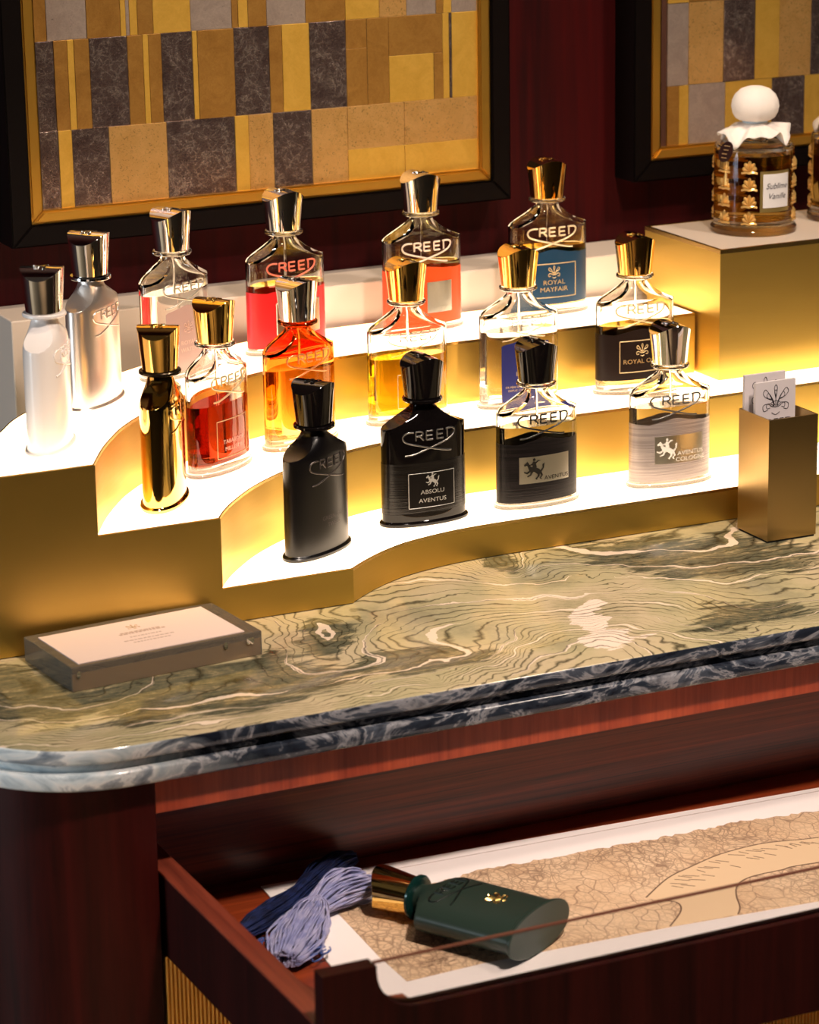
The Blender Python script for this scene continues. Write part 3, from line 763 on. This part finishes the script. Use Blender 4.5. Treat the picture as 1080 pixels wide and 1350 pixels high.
t = flacon((1.2204, 2.0997, Z1), -3, 'clear bottle with pale grey ribbed band and silver cap, rightmost on the lowest step', G, M['chrome'], plain('logo_grey', (.13, .12, .11, 1), .3, .6), G, clear, .068)
obj('colour_band', band_bm(.0052, vpeak(.0560)), rib_band('band_grey', srgb(184, 172, 168), .35, .45, srgb(150, 140, 138)), t, 50)
obj('label_plate', patch_bm(-.0200, .0250, .0205, .0440, .0006), M['silverfoil'], t)
obj('name_lettering', text_bm('AVENTUS', .0052, .0268, .0126, 1.15, .0010), plain('white_print', srgb(232, 226, 216), .5), t); obj('name_lettering', text_bm('COLOGNE', .0052, .0216, .0126, 1.15, .0010), MATS['white_print'], t)
obj('rider_emblem', fill_bm(RIDER, .0092, -.0095, .0328, .0011), MATS['white_print'], t)
# middle step
t = flacon((.7566, 2.0648, Z2), 57, 'mirror-gold metal bottle with a gold cap, leftmost on the middle step', M['gold'], M['gold'], M['gold'], plain('dark_collar', (.05, .035, .02, 1), .2, .8))
t = flacon((.8286, 2.1337, Z2), 34, 'clear bottle of reddish brown perfume with gold cap, beside the gold bottle', G, M['gold'], plain('clear_gold_logo', (.9, .72, .42, 1), .15, .6), G, liquid('liquid_redbrown', (.58, .20, .11, 1)), .056)
obj('label_border', frame_bm(-.0200, .0200, .0130, .0430, .0004), goldink, t); obj('name_lettering', text_bm('TABAROME', .0046, .0240, 0), blush, t); obj('name_lettering', text_bm('MILLESIME', .0046, .0182, 0), blush, t)
amber_g = glassmat('amber_glass', (1, .5, .1, 1), 1.5, 0, [(.08, (1, .95, .82, 1)), (.28, (.985, .84, .56, 1)), (.60, (.955, .66, .34, 1)), (1.0, (.90, .54, .30, 1))])
t = flacon((.9163, 2.174, Z2), 20, 'orange amber glass bottle fading clear at the bottom, with silver cap on the middle step', amber_g, M['chrome'], plain('amber_logo', (.85, .32, .10, 1), .15, .5), amber_g, liquid('liquid_amber', (.98, .84, .60, 1)), .066)
t = flacon((1.0263, 2.201, Z2), 3, 'clear bottle of bright yellow perfume with gold cap on the middle step', G, M['gold'], None, G, liquid('liquid_yellow', (.98, .82, .24, 1)), .056)
obj('label_border', frame_bm(-.0165, .0165, .0145, .0430, .0003), goldink, t); obj('name_lettering', text_bm('NEROLI', .0046, .0265, 0), goldink, t); obj('name_lettering', text_bm('SAUVAGE', .0046, .0205, 0), goldink, t)
obj('logo', stroke_bm(LOGO, .0005), G, t, True)
t = flacon((1.1333, 2.2057, Z2), 0, 'clear bottle with a deep blue front label and gold cap, behind the black-capped bottle', G, M['gold'], None, G, clear, .066)
obj('logo', stroke_bm(LOGO, .0005), G, t, True)
obj('front_label', patch_bm(-.0225, .0225, .0060, .0560, .0004, top=vpeak(.0565)), plain('label_blue', srgb(30, 34, 98), .4), t)
obj('name_lettering', text_bm('EROLFA', .0050, .0285, 0), goldink, t)
for i, s_ in enumerate(('DE PÈRE EN FILS', 'DEPUIS 1760')): obj('small_lettering', text_bm(s_, .0024, .0180-.0030*i, -.010, 1.1), goldink, t)
t = flacon((1.2442, 2.2015, Z2), -3, 'clear bottle with a brownish black lower band and gold cap, rightmost on the middle step', G, M['darkgold'], plain('clear_logo_gold', (.9, .68, .38, 1), .2, .5), G, liquid('liquid_honey', (.98, .84, .52, 1)), .060)
obj('colour_band', band_bm(.0125, vpeak(.0545)), plain('band_brownblack', srgb(28, 16, 13), .4, 0, .2), t, 50)
obj('label_border', frame_bm(-.0205, .0205, .0195, .0470, .0004), goldink, t); obj('name_lettering', text_bm('ROYAL OUD', .0054, .0270, 0), ink_gold, t)
obj('feather_emblem', stroke_bm(scaled(FEATHER, .0056, 0, .0385), .00035, off=.0004, n=4, k=2), goldink, t)
# upper step
t = flacon((.6676, 2.064, Z3), 58, 'satin white bottle with a silver cap, front left on the top step', M['satinwhite'], M['chrome'], M['satinwhite'], M['satinwhite'])
t = flacon((.7435, 2.1773, Z3), 46, 'satin silver metal bottle with a silver cap, behind the white bottle', M['satinsilver'], M['chrome'], M['satinsilver'], M['chrome'])
t = flacon((.8355, 2.240, Z3), 25, 'clear bottle of colourless perfume with a mauve label and silver cap on the top step', G, M['chrome'], M['silverfoil'], G, clear, .070)
obj('front_label', patch_bm(-.0225, .0225, .0060, .0560, .0004, top=vpeak(.0565)), plain('label_mauve', srgb(176, 146, 138), .4), t)
obj('name_lettering', text_bm('ROYAL', .0048, .0270, 0), blush, t); obj('name_lettering', text_bm('WATER', .0048, .0210, 0), blush, t)
obj('feather_emblem', stroke_bm(scaled(FEATHER, .0050, 0, .0410), .00035, off=.0007, n=4, k=2), blush, t)
t = flacon((.9488, 2.2755, Z3), 7, 'clear bottle with a bright red lower band and silver cap on the top step', G, M['chrome'], plain('logo_salmon', srgb(232, 116, 92), .4), G, liquid('liquid_olive', (.96, .90, .62, 1)), .0590)
obj('colour_band', band_bm(.0060, vpeak(.0550, .0020)), plain('band_red', srgb(208, 26, 30), .4), t, 50)
obj('label_border', frame_bm(-.0165, .0255, .0170, .0440, .0006), M['silverfoil'], t); obj('label_plate', patch_bm(-.0160, .0250, .0175, .0435, .0004), plain('copper_plate', (.62, .40, .24, 1), .3, 1.0), t)
t = flacon((1.0857, 2.296, Z3), 0, 'clear bottle with a vivid orange lower band and silver cap on the top step', G, M['chrome'], plain('logo_white', srgb(236, 214, 196), .35), G, liquid('liquid_olive'), .0590)
obj('colour_band', band_bm(.0060, vpeak(.0550, .0020)), plain('band_orange', srgb(218, 74, 18), .4), t, 50)
obj('label_plate', patch_bm(-.0020, .0225, .0160, .0430, .0006), M['silverfoil'], t)
t = flacon((1.2114, 2.301, Z3), -4, 'clear bottle with a petrol blue lower label and gold cap, rightmost on the top step', G, M['darkgold'], plain('clear_logo_pale', (.9, .76, .52, 1), .2, .4), G, liquid('liquid_honey', None), .0605)
obj('colour_band', band_bm(.0100, vpeak(.0560)), plain('band_petrol', srgb(6, 54, 84), .4), t, 50)
obj('label_border', frame_bm(-.0205, .0215, .0160, .0460, .0004), goldink, t); obj('name_lettering', text_bm('ROYAL', .0058, .0275, 0), ink_gold, t); obj('name_lettering', text_bm('MAYFAIR', .0058, .0212, 0), ink_gold, t)
obj('feather_emblem', stroke_bm(scaled(FEATHER, .0056, 0, .0385), .00035, off=.0004, n=4, k=2), goldink, t)
# green bottle lying on the map
t = flacon((0, 0, 0), 0, 'dark green bottle with a gold cap lying on the map in the drawer', plain('deep_green', srgb(36, 50, 42), .36, 0, .4), M['gold'], plain('dark_green_logo', srgb(22, 30, 26), .3, .3), plain('green_collar', srgb(14, 48, 44), .15, .3), group=None)
d_ = Vector((.8034-.8724, 1.796-1.6761, 0)).normalized()
t.rotation_euler = Matrix(((d_.y, 0, d_.x), (-d_.x, 0, d_.y), (0, -1, 0))).to_euler(); t.location = (.8735, 1.6740, PZ+.0176)
obj('feather_emblem', stroke_bm(scaled(FEATHER, .0075, 0, .0350), .0007, off=.0003, n=4, k=2), plain('gold_emblem', (.9, .62, .2, 1), .25, 1.0), t)

# ------------------------------------------------------------------ jar bottles with cloth-wrapped stoppers on the plinth
def leaf_orn():
    bm = bmesh.new()
    for a, l in ((-66, .0062), (-34, .0072), (0, .0078), (34, .0072), (66, .0062)):
        ra = math.radians(a); pr = []
        for i, (t, wd, th) in enumerate(((0, .0005, .0006), (.35, .0014, .0018), (.7, .0017, .0020), (.92, .0011, .0012), (1, .0002, .0003))):
            c = Vector((math.sin(ra)*l*t, 0, math.cos(ra)*l*t)); s_ = Vector((math.cos(ra), 0, -math.sin(ra)))
            pr.append([c-s_*wd, c+Vector((0, -th, 0)), c+s_*wd, c+Vector((0, .0006, 0))])
        loft(bm, pr)
    tube(bm, [(-.0062, 0, -.0012), (-.003, -.0012, -.0004), (0, -.0016, -.001), (.003, -.0012, -.0004), (.0062, 0, -.0012)], .0009, 6)
    return mesh_from(bm, 'leaf_ornament', 50)
orn_me = leaf_orn(); orn_me.materials.append(plain('amber_relief', (.80, .50, .16, 1), .22, .55))
cream_cloth = plain('white_cloth', srgb(240, 230, 220), .85, bump=(500, .5, (1, 1, 1)))
JLIQ = liquid('liquid_oldgold', (.94, .76, .38, 1))
def jar(loc, rz, label):
    t = thing('jar_bottle', label, 'perfume bottle', loc, rz, 'jar bottles on the brass plinth')
    bm = bmesh.new()
    lathe(bm, [(.0372, 0), (.0386, .001), (.0386, .0045), (.0372, .0062), (.0358, .0072), (.0358, .074), (.0352, .077), (.0345, .0785), (.0300, .080), (.016, .0815), (.0125, .083), (.0125, .0900)], 56)
    bmesh.ops.recalc_face_normals(bm, faces=bm.faces)
    f0 = set(bm.faces)
    lathe(bm, [(.0318, .070), (.0318, .0735), (.0300, .0755), (.0255, .077), (.010, .079), (.0085, .0885)], 56)
    nf = [f for f in bm.faces if f not in f0]
    # drop the cavity's lower cap: the liquid closes it
    lowf = min(nf, key=lambda f: f.calc_center_median().z); bm.faces.remove(lowf); nf.remove(lowf)
    bmesh.ops.recalc_face_normals(bm, faces=nf)
    if max(nf, key=lambda f: f.calc_center_median().z).normal.z > 0: bmesh.ops.reverse_faces(bm, faces=nf)
    bm.normal_update()
    for f in bm.faces:
        if f.normal.z < -.95 and f.calc_center_median().z < .0005: f.material_index = 1
    obj('glass', bm, [M['glass'], FROST], t, 'keep').data.set_sharp_from_angle(angle=math.radians(35))
    bm = bmesh.new(); lathe(bm, [(.030, .0115), (.0318, .0130), (.0318, .070)], 56); bmesh.ops.recalc_face_normals(bm, faces=bm.faces)
    for f in bm.faces:
        if f.normal.z > .9: f.material_index = 1
    obj('liquid', bm, JLIQ, t, 'keep').data.set_sharp_from_angle(angle=math.radians(40))
    for a in (-72, -32, 52, 110, 170, 230):
        for k in range(4):
            o = bpy.data.objects.new('leaf_ornament', orn_me); COL.objects.link(o); o.parent = t
            ra = math.radians(a); o.location = (.0357*math.sin(ra), -.0357*math.cos(ra), .0125+.0152*k); o.rotation_euler = (0, 0, ra); o.scale = (1.12, 1.12, 1.25)
    cyl = lambda u, v, off=0.: ((.0359+off)*math.sin(u/.0359), -(.0359+off)*math.cos(u/.0359), v)
    def cpatch(u0, u1, v0, v1, off):
        bm = bmesh.new(); f = [[bm.verts.new(cyl(u0+(u1-u0)*i/14, v, o_)) for i in range(15)] for v, o_ in ((v0, 0), (v0, off), (v1, off), (v1, 0))]
        for a, b in zip(f, f[1:]):
            for i in range(14): bm.faces.new((a[i], a[i+1], b[i+1], b[i]))
        for i in (0, 14): bm.faces.new([r[i] for r in f])
        return bm
    obj('label', cpatch(-.0105, .0195, .0215, .0580, .0004), plain('label_gilt', (.62, .45, .15, 1), .35, .8), t); obj('label_paper', cpatch(-.0080, .0180, .0255, .0555, .0008), plain('label_cream', srgb(226, 222, 220), .6), t)
    bm = bmesh.new(); mapped_text(bm, 'Sublime', .0072, cyl, .005, .0425, .95, .35, 'CENTER', .0011); mapped_text(bm, 'Vanille', .0072, cyl, .005, .0335, .95, .35, 'CENTER', .0011)
    obj('lettering', bm, plain('script_ink', srgb(60, 58, 66), .6), t)
    # stopper in white cloth
    def pleat(amp, n_, ph=0.): return lambda r, z, a: (r*(1+amp*math.sin(n_*a+ph)+amp*.5*math.sin((n_*2+1)*a)), z)
    bm = bmesh.new()
    dome = [(.0080, .0985), (.0138, .0990), (.0175, .1012), (.0203, .1060), (.0213, .1112), (.0206, .1165), (.0180, .1218), (.0130, .1264), (.0066, .1287), (.0012, .1292)]
    lathe(bm, dome, 60, lambda r, z, a: (r*(1+(.018*math.sin(9*a)+.012*math.sin(17*a+1))*max(0, (.118-z)/.02)), z)); st_ = obj('stopper', bm, cream_cloth, t, True)
    bm = bmesh.new(); lathe(bm, [(.0100, .0962), (.0110, .0968), (.0112, .0985), (.0104, .0992)], 40); obj('tie', bm, plain('pale_blue_thread', srgb(186, 204, 216), .7), t, True)
    bm = bmesh.new(); n = 84
    def sk(r, z, a):
        k = max(0, (r-.010)/.024)
        return (r*(1+.10*k*math.sin(4*a+.6)+.05*k*math.sin(7*a)), z+k*(.0032*math.sin(8*a)+.0042*math.sin(4*a+2.0)+.002*math.sin(13*a)))
    rg = [[(lambda q: (q[0]*math.cos(a), q[0]*math.sin(a), q[1]))(sk(r, z, a)) for a in [2*PI*i/n for i in range(n)]] for r, z in
          ((.0103, .0985), (.0112, .0962), (.0150, .0940), (.0215, .0915), (.0290, .0882), (.0335, .0862), (.0333, .0857), (.0285, .0876), (.0210, .0908), (.0140, .0932), (.0102, .0950))]
    loft(bm, rg, cap0=False, cap1=False); obj('cloth_skirt', bm, cream_cloth, t, True)
    # hanging oval seal
    bm = bmesh.new(); c = cyl(-.0405, .0750, .0035); u_ = Vector((math.cos(-1.13), math.sin(-1.13), 0))
    nn_ = Vector((math.sin(-1.13), -math.cos(-1.13), 0)); tl = Vector((0, 0, 1))
    ax1 = (u_*.55+tl*.83).normalized(); ax2 = nn_.cross(ax1)
    loft(bm, [[Vector(c)+(ax1*math.cos(2*PI*i/28)*.0105+ax2*math.sin(2*PI*i/28)*.0068)*s_+nn_*o_ for i in range(28)] for s_, o_ in ((1, 0), (1, .0008), (.9, .0012))])
    sl_ = obj('seal_tag', bm, plain('seal_dark', srgb(40, 12, 9), .5, 0, .15), t)
    bm = bmesh.new()
    for k in range(4):
        cc = Vector(c)+tl*(.0055-.0036*k)+u_*(.0022-.0013*k)+nn_*.0014
        for s_, e_ in ((-.0032+.0006*(k % 2), .0032-.0005*(k % 3)),):
            tube(bm, [cc+u_*s_, cc+u_*e_], .0004, 4)
    obj('seal_print', bm, ink_gold, sl_)
    bm = bmesh.new(); a_ = cyl(-.0352, .0640, .0012); tube(bm, smoothpts([cyl(-.0415, .066, .0014), cyl(-.0420, .059, .0010), cyl(-.0425, .051, .0012), cyl(-.0420, .045, .0016)], 4), [.0006]*4+[.0011]*9, 6)
    obj('seal_cord', bm, plain('gold_cord', (.75, .55, .22, 1), .5), t)
    return t
jar((1.4012, 2.264, 1.0996), math.radians(-6), 'cylindrical amber jar bottle with a white cloth-wrapped stopper and script label on the brass plinth')
j2 = jar((1.5085, 2.272, 1.0996), math.radians(10), 'amber jar bottle on the brass plinth, at the right edge of the picture')

# ------------------------------------------------------------------ card holder with cards
h = thing('card_holder', 'tall square brushed brass box holding test cards on the marble', 'card holder', (1.2465, 1.985, ZC))
bm = bmesh.new(); W_, H_ = .0465, .1035
o_ = [(0, 0), (W_, 0), (W_, W_), (0, W_)]; i_ = [(.0016, .0016), (W_-.0016, .0016), (W_-.0016, W_-.0016), (.0016, W_-.0016)]
loft(bm, [[(x, y, .002) for x, y in i_], [(x, y, H_) for x, y in i_], [(x, y, H_) for x, y in o_], [(x, y, .0018) for x, y in o_]])
obj('body', bm, M['brass_v'], h)
obj('foot', boxbm(.001, .001, 0, W_-.001, W_-.001, .0018), plain('black_felt', (.01, .01, .01, 1), .8), h)
cardm = plain('grey_card', srgb(206, 198, 200), .65); cardink = plain('card_ink', srgb(40, 34, 40), .6)
def card(x, y, z, tilt, label):
    t = thing('test_card', label, 'card', (x, y, z), tilt, 'test cards in the brass holder')
    Hc = .0755
    obj('sheet', boxbm(0, 0, 0, .0385, .0030, Hc), cardm, t)
    obj('feather_emblem', stroke_bm(scaled(FEATHER, .0128, .0195, Hc-.0160)+scaled(FEATHER[:5], .0092, .0195, Hc-.0165), .00030, lambda u, v, o: (u, -.0001, v), 0, 4, 3), cardink, t)
    bm = bmesh.new(); mapped_text(bm, 'CREED', .0085, lambda u, v, o: (u, -o, v), .0195, Hc-.0372, 1.25, 0, 'CENTER', .0002); obj('lettering', bm, cardink, t)
    return t
card(1.2500, 2.012, ZC+.0525, math.radians(1), 'front pale grey test card with a feather emblem in the brass holder')
card(1.2483, 2.0262, ZC+.0562, math.radians(-1), 'rear pale grey test card, standing slightly higher and further left in the brass holder')

# ------------------------------------------------------------------ acrylic sign block
sg = thing('sign_block', 'clear acrylic block with a pinkish printed card lying on the marble', 'sign', (.6229, 1.9054, ZC), math.radians(5.5))
SW, SD, SH = .152, .0835, .0190
obj('acrylic_base', boxbm(0, 0, 0, SW, SD, SH-.0006, bev=.0006), M['acrylic'], sg).data.materials[0].node_tree.nodes['Principled BSDF'].inputs['Transmission Weight'].default_value = .85
obj('backing_strip', boxbm(.001, .0012, .0001, SW-.001, .0016, .0130), plain('bronze_edge', (.42, .30, .13, 1), .35, .7), sg)
obj('card', boxbm(.0075, .0045, SH-.0006, SW-.012, SD-.009, SH), plain('sign_card', srgb(228, 204, 192), .6), sg)
bm = bmesh.new()
rr_ = random.Random(5)
for row, (yv, ln) in enumerate(((.047, .030), (.0445, .034), (.037, .024), (.030, .040), (.0245, .030))):
    x_ = SW/2-ln/2
    while x_ < SW/2+ln/2:
        d = rr_.uniform(.0012, .0034); box(bm, x_, yv, SH-.0001, x_+d, yv+(.0024 if row < 2 else .0016), SH+.0001); x_ += d+.0009
obj('print', bm, plain('print_taupe', srgb(186, 160, 146), .6), sg)
obj('feather_emblem', stroke_bm(scaled(FEATHER, .0048, SW/2, .0585), .0003, lambda u, v, o: (u, v, SH), 0, 4, 2), plain('print_gold', srgb(190, 158, 120), .5), sg)
for x_ in (.0050, SW-.030, SW-.0115, SW-.0085):
    bm = bmesh.new()
    r_m = .0016
    loft(bm, [[(x_+r_m*math.cos(2*PI*i/16), -.0002-o_q, .0125+r_m*1.7*math.sin(2*PI*i/16)) for i in range(16)] for o_q in (0, .0008)])
    obj('magnet', bm, M['chrome'], sg)

# ------------------------------------------------------------------ thread skeins
def skein(name, label, path, rad, n, mat, seed, loops=0):
    t = thing(name, label, 'thread', (0, 0, 0), 0, 'embroidery skeins in the drawer')
    R_ = random.Random(seed); P = smoothpts(path, 5); N_ = len(P)
    rr = [interp(range(len(rad)), [q[0] for q in rad], i*(len(rad)-1)/(N_-1)) for i in range(N_)]
    rz_ = [interp(range(len(rad)), [q[1] for q in rad], i*(len(rad)-1)/(N_-1)) for i in range(N_)]
    bm = bmesh.new()
    for k in range(n):
        a = R_.uniform(0, 2*PI); q = math.sqrt(R_.uniform(.15, 1)); tw = R_.uniform(-.9, .9); pts = []
        i0, i1 = (0, N_) if R_.random() < .75 else (R_.randint(0, 3), N_-R_.randint(0, 3))
        wv = [R_.uniform(-1, 1) for _ in range(6)]
        for i in range(i0, i1):
            T = (P[min(i+1, N_-1)]-P[max(i-1, 0)]).normalized(); s_ = Vector((-T.y, T.x, 0)).normalized()
            b = a+tw*i/N_; wob = 1+.16*math.sin(i*.55+wv[0]*6)*wv[1]
            c = P[i]+s_*(rr[i]*q*wob*math.cos(b))+Vector((0, 0, rz_[i]*(q*wob*math.sin(b))))
            c.z = max(c.z, PZ+.0012); pts.append(c)
        tube(bm, pts, .00072, 5, True)
    s = obj('strands', bm, mat, t, True); s['kind'] = 'stuff'
    return t, P, rr, rz_
def thread_mat(name, c0, c1):
    m, N, L, b = newmat(name); v = coords(N, L, (1, 1, 1)); nz = noise(N, L, v, 90, 2, .5)
    L.new(ramp(N, L, nz, [(.40, c0), (.60, c1)]), b.inputs['Base Color']); b.inputs['Roughness'].default_value = .6
    b.inputs['Specular IOR Level'].default_value = .25
    return m
tn = thread_mat('navy_thread', srgb(10, 16, 44), srgb(24, 36, 78)); tl_ = thread_mat('lavender_thread', srgb(134, 138, 182), srgb(168, 166, 198))
zb = PZ+.0075
t, P, rr, rz_ = skein('thread_skein', 'dark navy thread skein lying behind the pale lavender skein in the drawer',
    [(.692, 1.781, zb), (.715, 1.797, zb), (.740, 1.812, zb), (.762, 1.829, zb+.001), (.785, 1.846, zb+.003), (.805, 1.862, zb+.003), (.822, 1.872, zb)],
    [(.006, .004), (.011, .006), (.011, .007), (.0075, .007), (.011, .009), (.010, .008), (.005, .004)], 110, tn, 11)
t, P, rr, rz_ = skein('thread_skein', 'pale lavender blue thread skein tied at the waist, lying against the gold cap',
    [(.705, 1.728, zb+.001), (.722, 1.749, zb+.004), (.741, 1.772, zb+.005), (.758, 1.794, zb+.004), (.775, 1.806, zb+.006), (.793, 1.814, zb+.006), (.808, 1.819, zb+.004)],
    [(.012, .006), (.021, .010), (.018, .011), (.0080, .008), (.014, .012), (.018, .012), (.014, .008)], 150, tl_, 4)
bm = bmesh.new()
for k in range(5):
    c = P[14]+Vector((-.004+.002*k, -.003+.0015*k, 0)); T = (P[16]-P[13]).normalized(); s_ = Vector((-T.y, T.x, 0))
    tube(bm, [c+s_*(.0088*math.cos(2*PI*i/20))+Vector((0, 0, max(-.0065, .0086*math.sin(2*PI*i/20)))) for i in range(21)], .0007, 5)
obj('waist_tie', bm, tl_, t, True)
bm = bmesh.new(); rl = random.Random(9)
for k in range(16):
    bx_, by_ = rl.choice(((.700, 1.751), (.704, 1.741), (.712, 1.727), (.722, 1.722), (.731, 1.727)))
    bx_ += rl.uniform(-.004, .004); by_ += rl.uniform(-.004, .004); a_ = rl.uniform(2.6, 4.6); l_ = rl.uniform(.008, .017); w_ = rl.uniform(.002, .004)
    d1 = Vector((math.cos(a_), math.sin(a_), 0)); d2 = Vector((-d1.y, d1.x, 0)); c = Vector((bx_+.008, by_+.010, PZ+rl.uniform(.003, .012)))
    lp = [c-d2*w_*.4, c+d1*l_*.5-d2*w_, c+d1*l_-d2*w_*.5+Vector((0, 0, -.001)), c+d1*l_*1.05+d2*w_*.4, c+d1*l_*.55+d2*w_*1.1, c+d2*w_*.5]
    for q in lp: q.z = max(q.z, PZ+.0012)
    tube(bm, smoothpts(lp, 5), .00068, 5)
lo_ = obj('loose_loops', bm, thread_mat('blue_thread', srgb(52, 76, 138), srgb(120, 130, 178)), t, True); lo_['kind'] = 'stuff'

# ------------------------------------------------------------------ gold-leaf pictures on the wall
LG = dict(G=leaf('leaf_gold', (.86, .52, .09, 1), (.74, .42, .06, 1), .34, .25), D=leaf('leaf_brown_gold', (.52, .27, .06, 1), (.38, .18, .035, 1), .30, .3),
          S=leaf('leaf_silver', (.66, .54, .46, 1), (.50, .39, .33, 1), .28, .4, True, .7), P=leaf('leaf_dark_silver', (.36, .26, .23, 1), (.18, .115, .105, 1), .18, .22, True, .85),
          C=leaf('leaf_copper_gold', (.80, .47, .16, 1), (.66, .36, .10, 1), .26, .2))
def picture(label, x0, x1, z0, z1, tiles, yf=2.375):
    t = thing('picture', label, 'picture', (0, 0, 0), 0, None)
    def mould(name, xa, xb, za, zb_, wd, y0, y1, mat, bev):
        for nm, q in (('rail', [(xa, za), (xb, za), (xb-wd, za+wd), (xa+wd, za+wd)]), ('rail', [(xa, zb_), (xa+wd, zb_-wd), (xb-wd, zb_-wd), (xb, zb_)]),
                      ('stile', [(xa, za), (xa+wd, za+wd), (xa+wd, zb_-wd), (xa, zb_)]), ('stile', [(xb, za), (xb, zb_), (xb-wd, zb_-wd), (xb-wd, za+wd)])):
            bm = bmesh.new(); loft(bm, [[(x, y1, z) for x, z in q], [(x, y0+bev, z) for x, z in q], [((x-sum(p[0] for p in q)/4)*1+sum(p[0] for p in q)/4, y0+bev*.4, z) for x, z in q], [(x, y0, z) for x, z in q]])
            bmesh.ops.bevel(bm, geom=[e for e in bm.edges if abs(e.verts[0].co.y-y0) < 1e-6 and abs(e.verts[1].co.y-y0) < 1e-6], offset=bev, segments=2, affect='EDGES')
            obj(name+'_'+nm, bm, mat, t)
    mould('frame', x0, x1, z0, z1, .0180, yf-.002, 2.4095, M['frame'], .0012)
    mould('slip', x0+.0182, x1-.0182, z0+.0182, z1-.0182, .0112, yf, 2.405, M['slip'], .0022)
    obj('backing', boxbm(x0+.019, yf+.0075, z0+.019, x1-.019, yf+.010, z1-.019), plain('backing_bole', srgb(70, 36, 18), .7), t)
    R_ = random.Random(2)
    for xa, xb, za, zb_, k in tiles:
        o_ = R_.uniform(0, .0009)
        obj('leaf_tile', boxbm(xa+.0002, yf+.0044+o_, za+.0002, xb-.0002, yf+.0075, zb_-.0002, bev=.0002), LG[k], t)
    return t
def wx(px, py, Y=2.379):
    d = r2*((px-540)/3927.6)-u2*((py-675)/3927.6)+fw; k = Y/d.y; return CAM.x+d.x*k, CAM.z+d.z*k
TL = []
RA, RB, RC = 1.2975, 1.2222, 1.1560; ZTOP = 1.400; XL, XR1 = .7702, 1.1838
def row(px, py, za, zb_, first, last):
    xs = [first]+[wx(p, py)[0] for p, k in px[:-1]]+[last]
    for a, b, (p, k) in zip(xs, xs[1:], px): TL.append((a, b, za, zb_, k))
row([(61, 'D'), (114, 'S'), (158.7, 'D'), (166, 'G'), (171, 'S'), (181.5, 'G'), (202, 'D'), (251.5, 'G'), (306, 'S'), (314.5, 'D'), (327.5, 'G'), (352, 'D'), (403.4, 'S'), (456, 'D'), (501, 'G'), (537, 'C'), (575.7, 'S'), (585, 'D'), (596, 'G'), (628, 'S')], 22, RA, ZTOP-.05, XL, XR1)
row([(200, 'G'), (300, 'S'), (420, 'D'), (520, 'P'), (628, 'G')], 10, ZTOP-.05, ZTOP, XL, XR1)
# row B up to the split columns, then the irregular right part
xsB = [XL]+[wx(p, 110)[0] for p in (73, 91, 100, 120, 170, 190.5, 198, 215, 256, 262.6, 310.5, 357, 374, 410, 458, 485.5, 514)]
for a, b, k in zip(xsB, xsB[1:], 'PDGDPDGDPGDPDGPDD'):
    if k == 'D' and abs(a-wx(458, 110)[0]) < 1e-6:
        zq = wx(470, 64)[1]; TL.append((a, b, RB, zq, 'D')); TL.append((a, b, zq, RA, 'D'))
    else: TL.append((a, b, RB, RA, k))
xm = [wx(p, 100)[0] for p in (514, 573, 585, 593.5, 597)]; zq = wx(545, 72)[1]
TL += [(xm[0], xm[2], zq, RA, 'D'), (xm[0], xm[1], RB, zq, 'G'), (xm[1], xm[2], RB, zq, 'D'), (xm[2], xm[3], RB, RA, 'G'), (xm[3], xm[4], RB, RA, 'P'), (xm[4], XR1, RB, RA, 'G')]
xsC = [XL]+[wx(p, 215)[0] for p in (79, 97, 146, 222, 312, 330, 362.5, 413, 460, 535)]+[XR1]
for a, b, k in zip(xsC, xsC[1:], 'PGPCPGCPCcc'):
    if k == 'c':
        zq = wx(545, 190)[1]; TL.append((a, b, zq, RB, 'C')); TL.append((a, b, RC, zq, 'G'))
    else: TL.append((a, b, RC, RB, k))
picture('left black-framed picture of gold and silver leaf rectangles on the wall', .7430, 1.2125, 1.1275, 1.43, TL)
T2 = []
R2a, R2b = wx(900, 113)[1], 1.1605
xs = [1.3785]+[wx(p, 60)[0] for p in (909, 955, 996, 1028, 1070, 1110, 1160)]
for a, b, k in zip(xs, xs[1:], 'SCPGCPG'): T2.append((a, b, R2a, wx(900, 4)[1], k))
for a, b, k in zip(xs, xs[1:], 'GDGSDCP'): T2.append((a, b, wx(900, 4)[1], 1.40, k))
xs = [1.3785]+[wx(p, 150)[0] for p in (896, 909, 957, 1018, 1061, 1100, 1164)]
for a, b, k in zip(xs, xs[1:], 'DGSGPGS'): T2.append((a, b, R2b, R2a, k))
picture('right black-framed gold and silver leaf picture behind the jar bottles', 1.3400, xs[-1]+.0305, 1.1310, 1.43, T2)
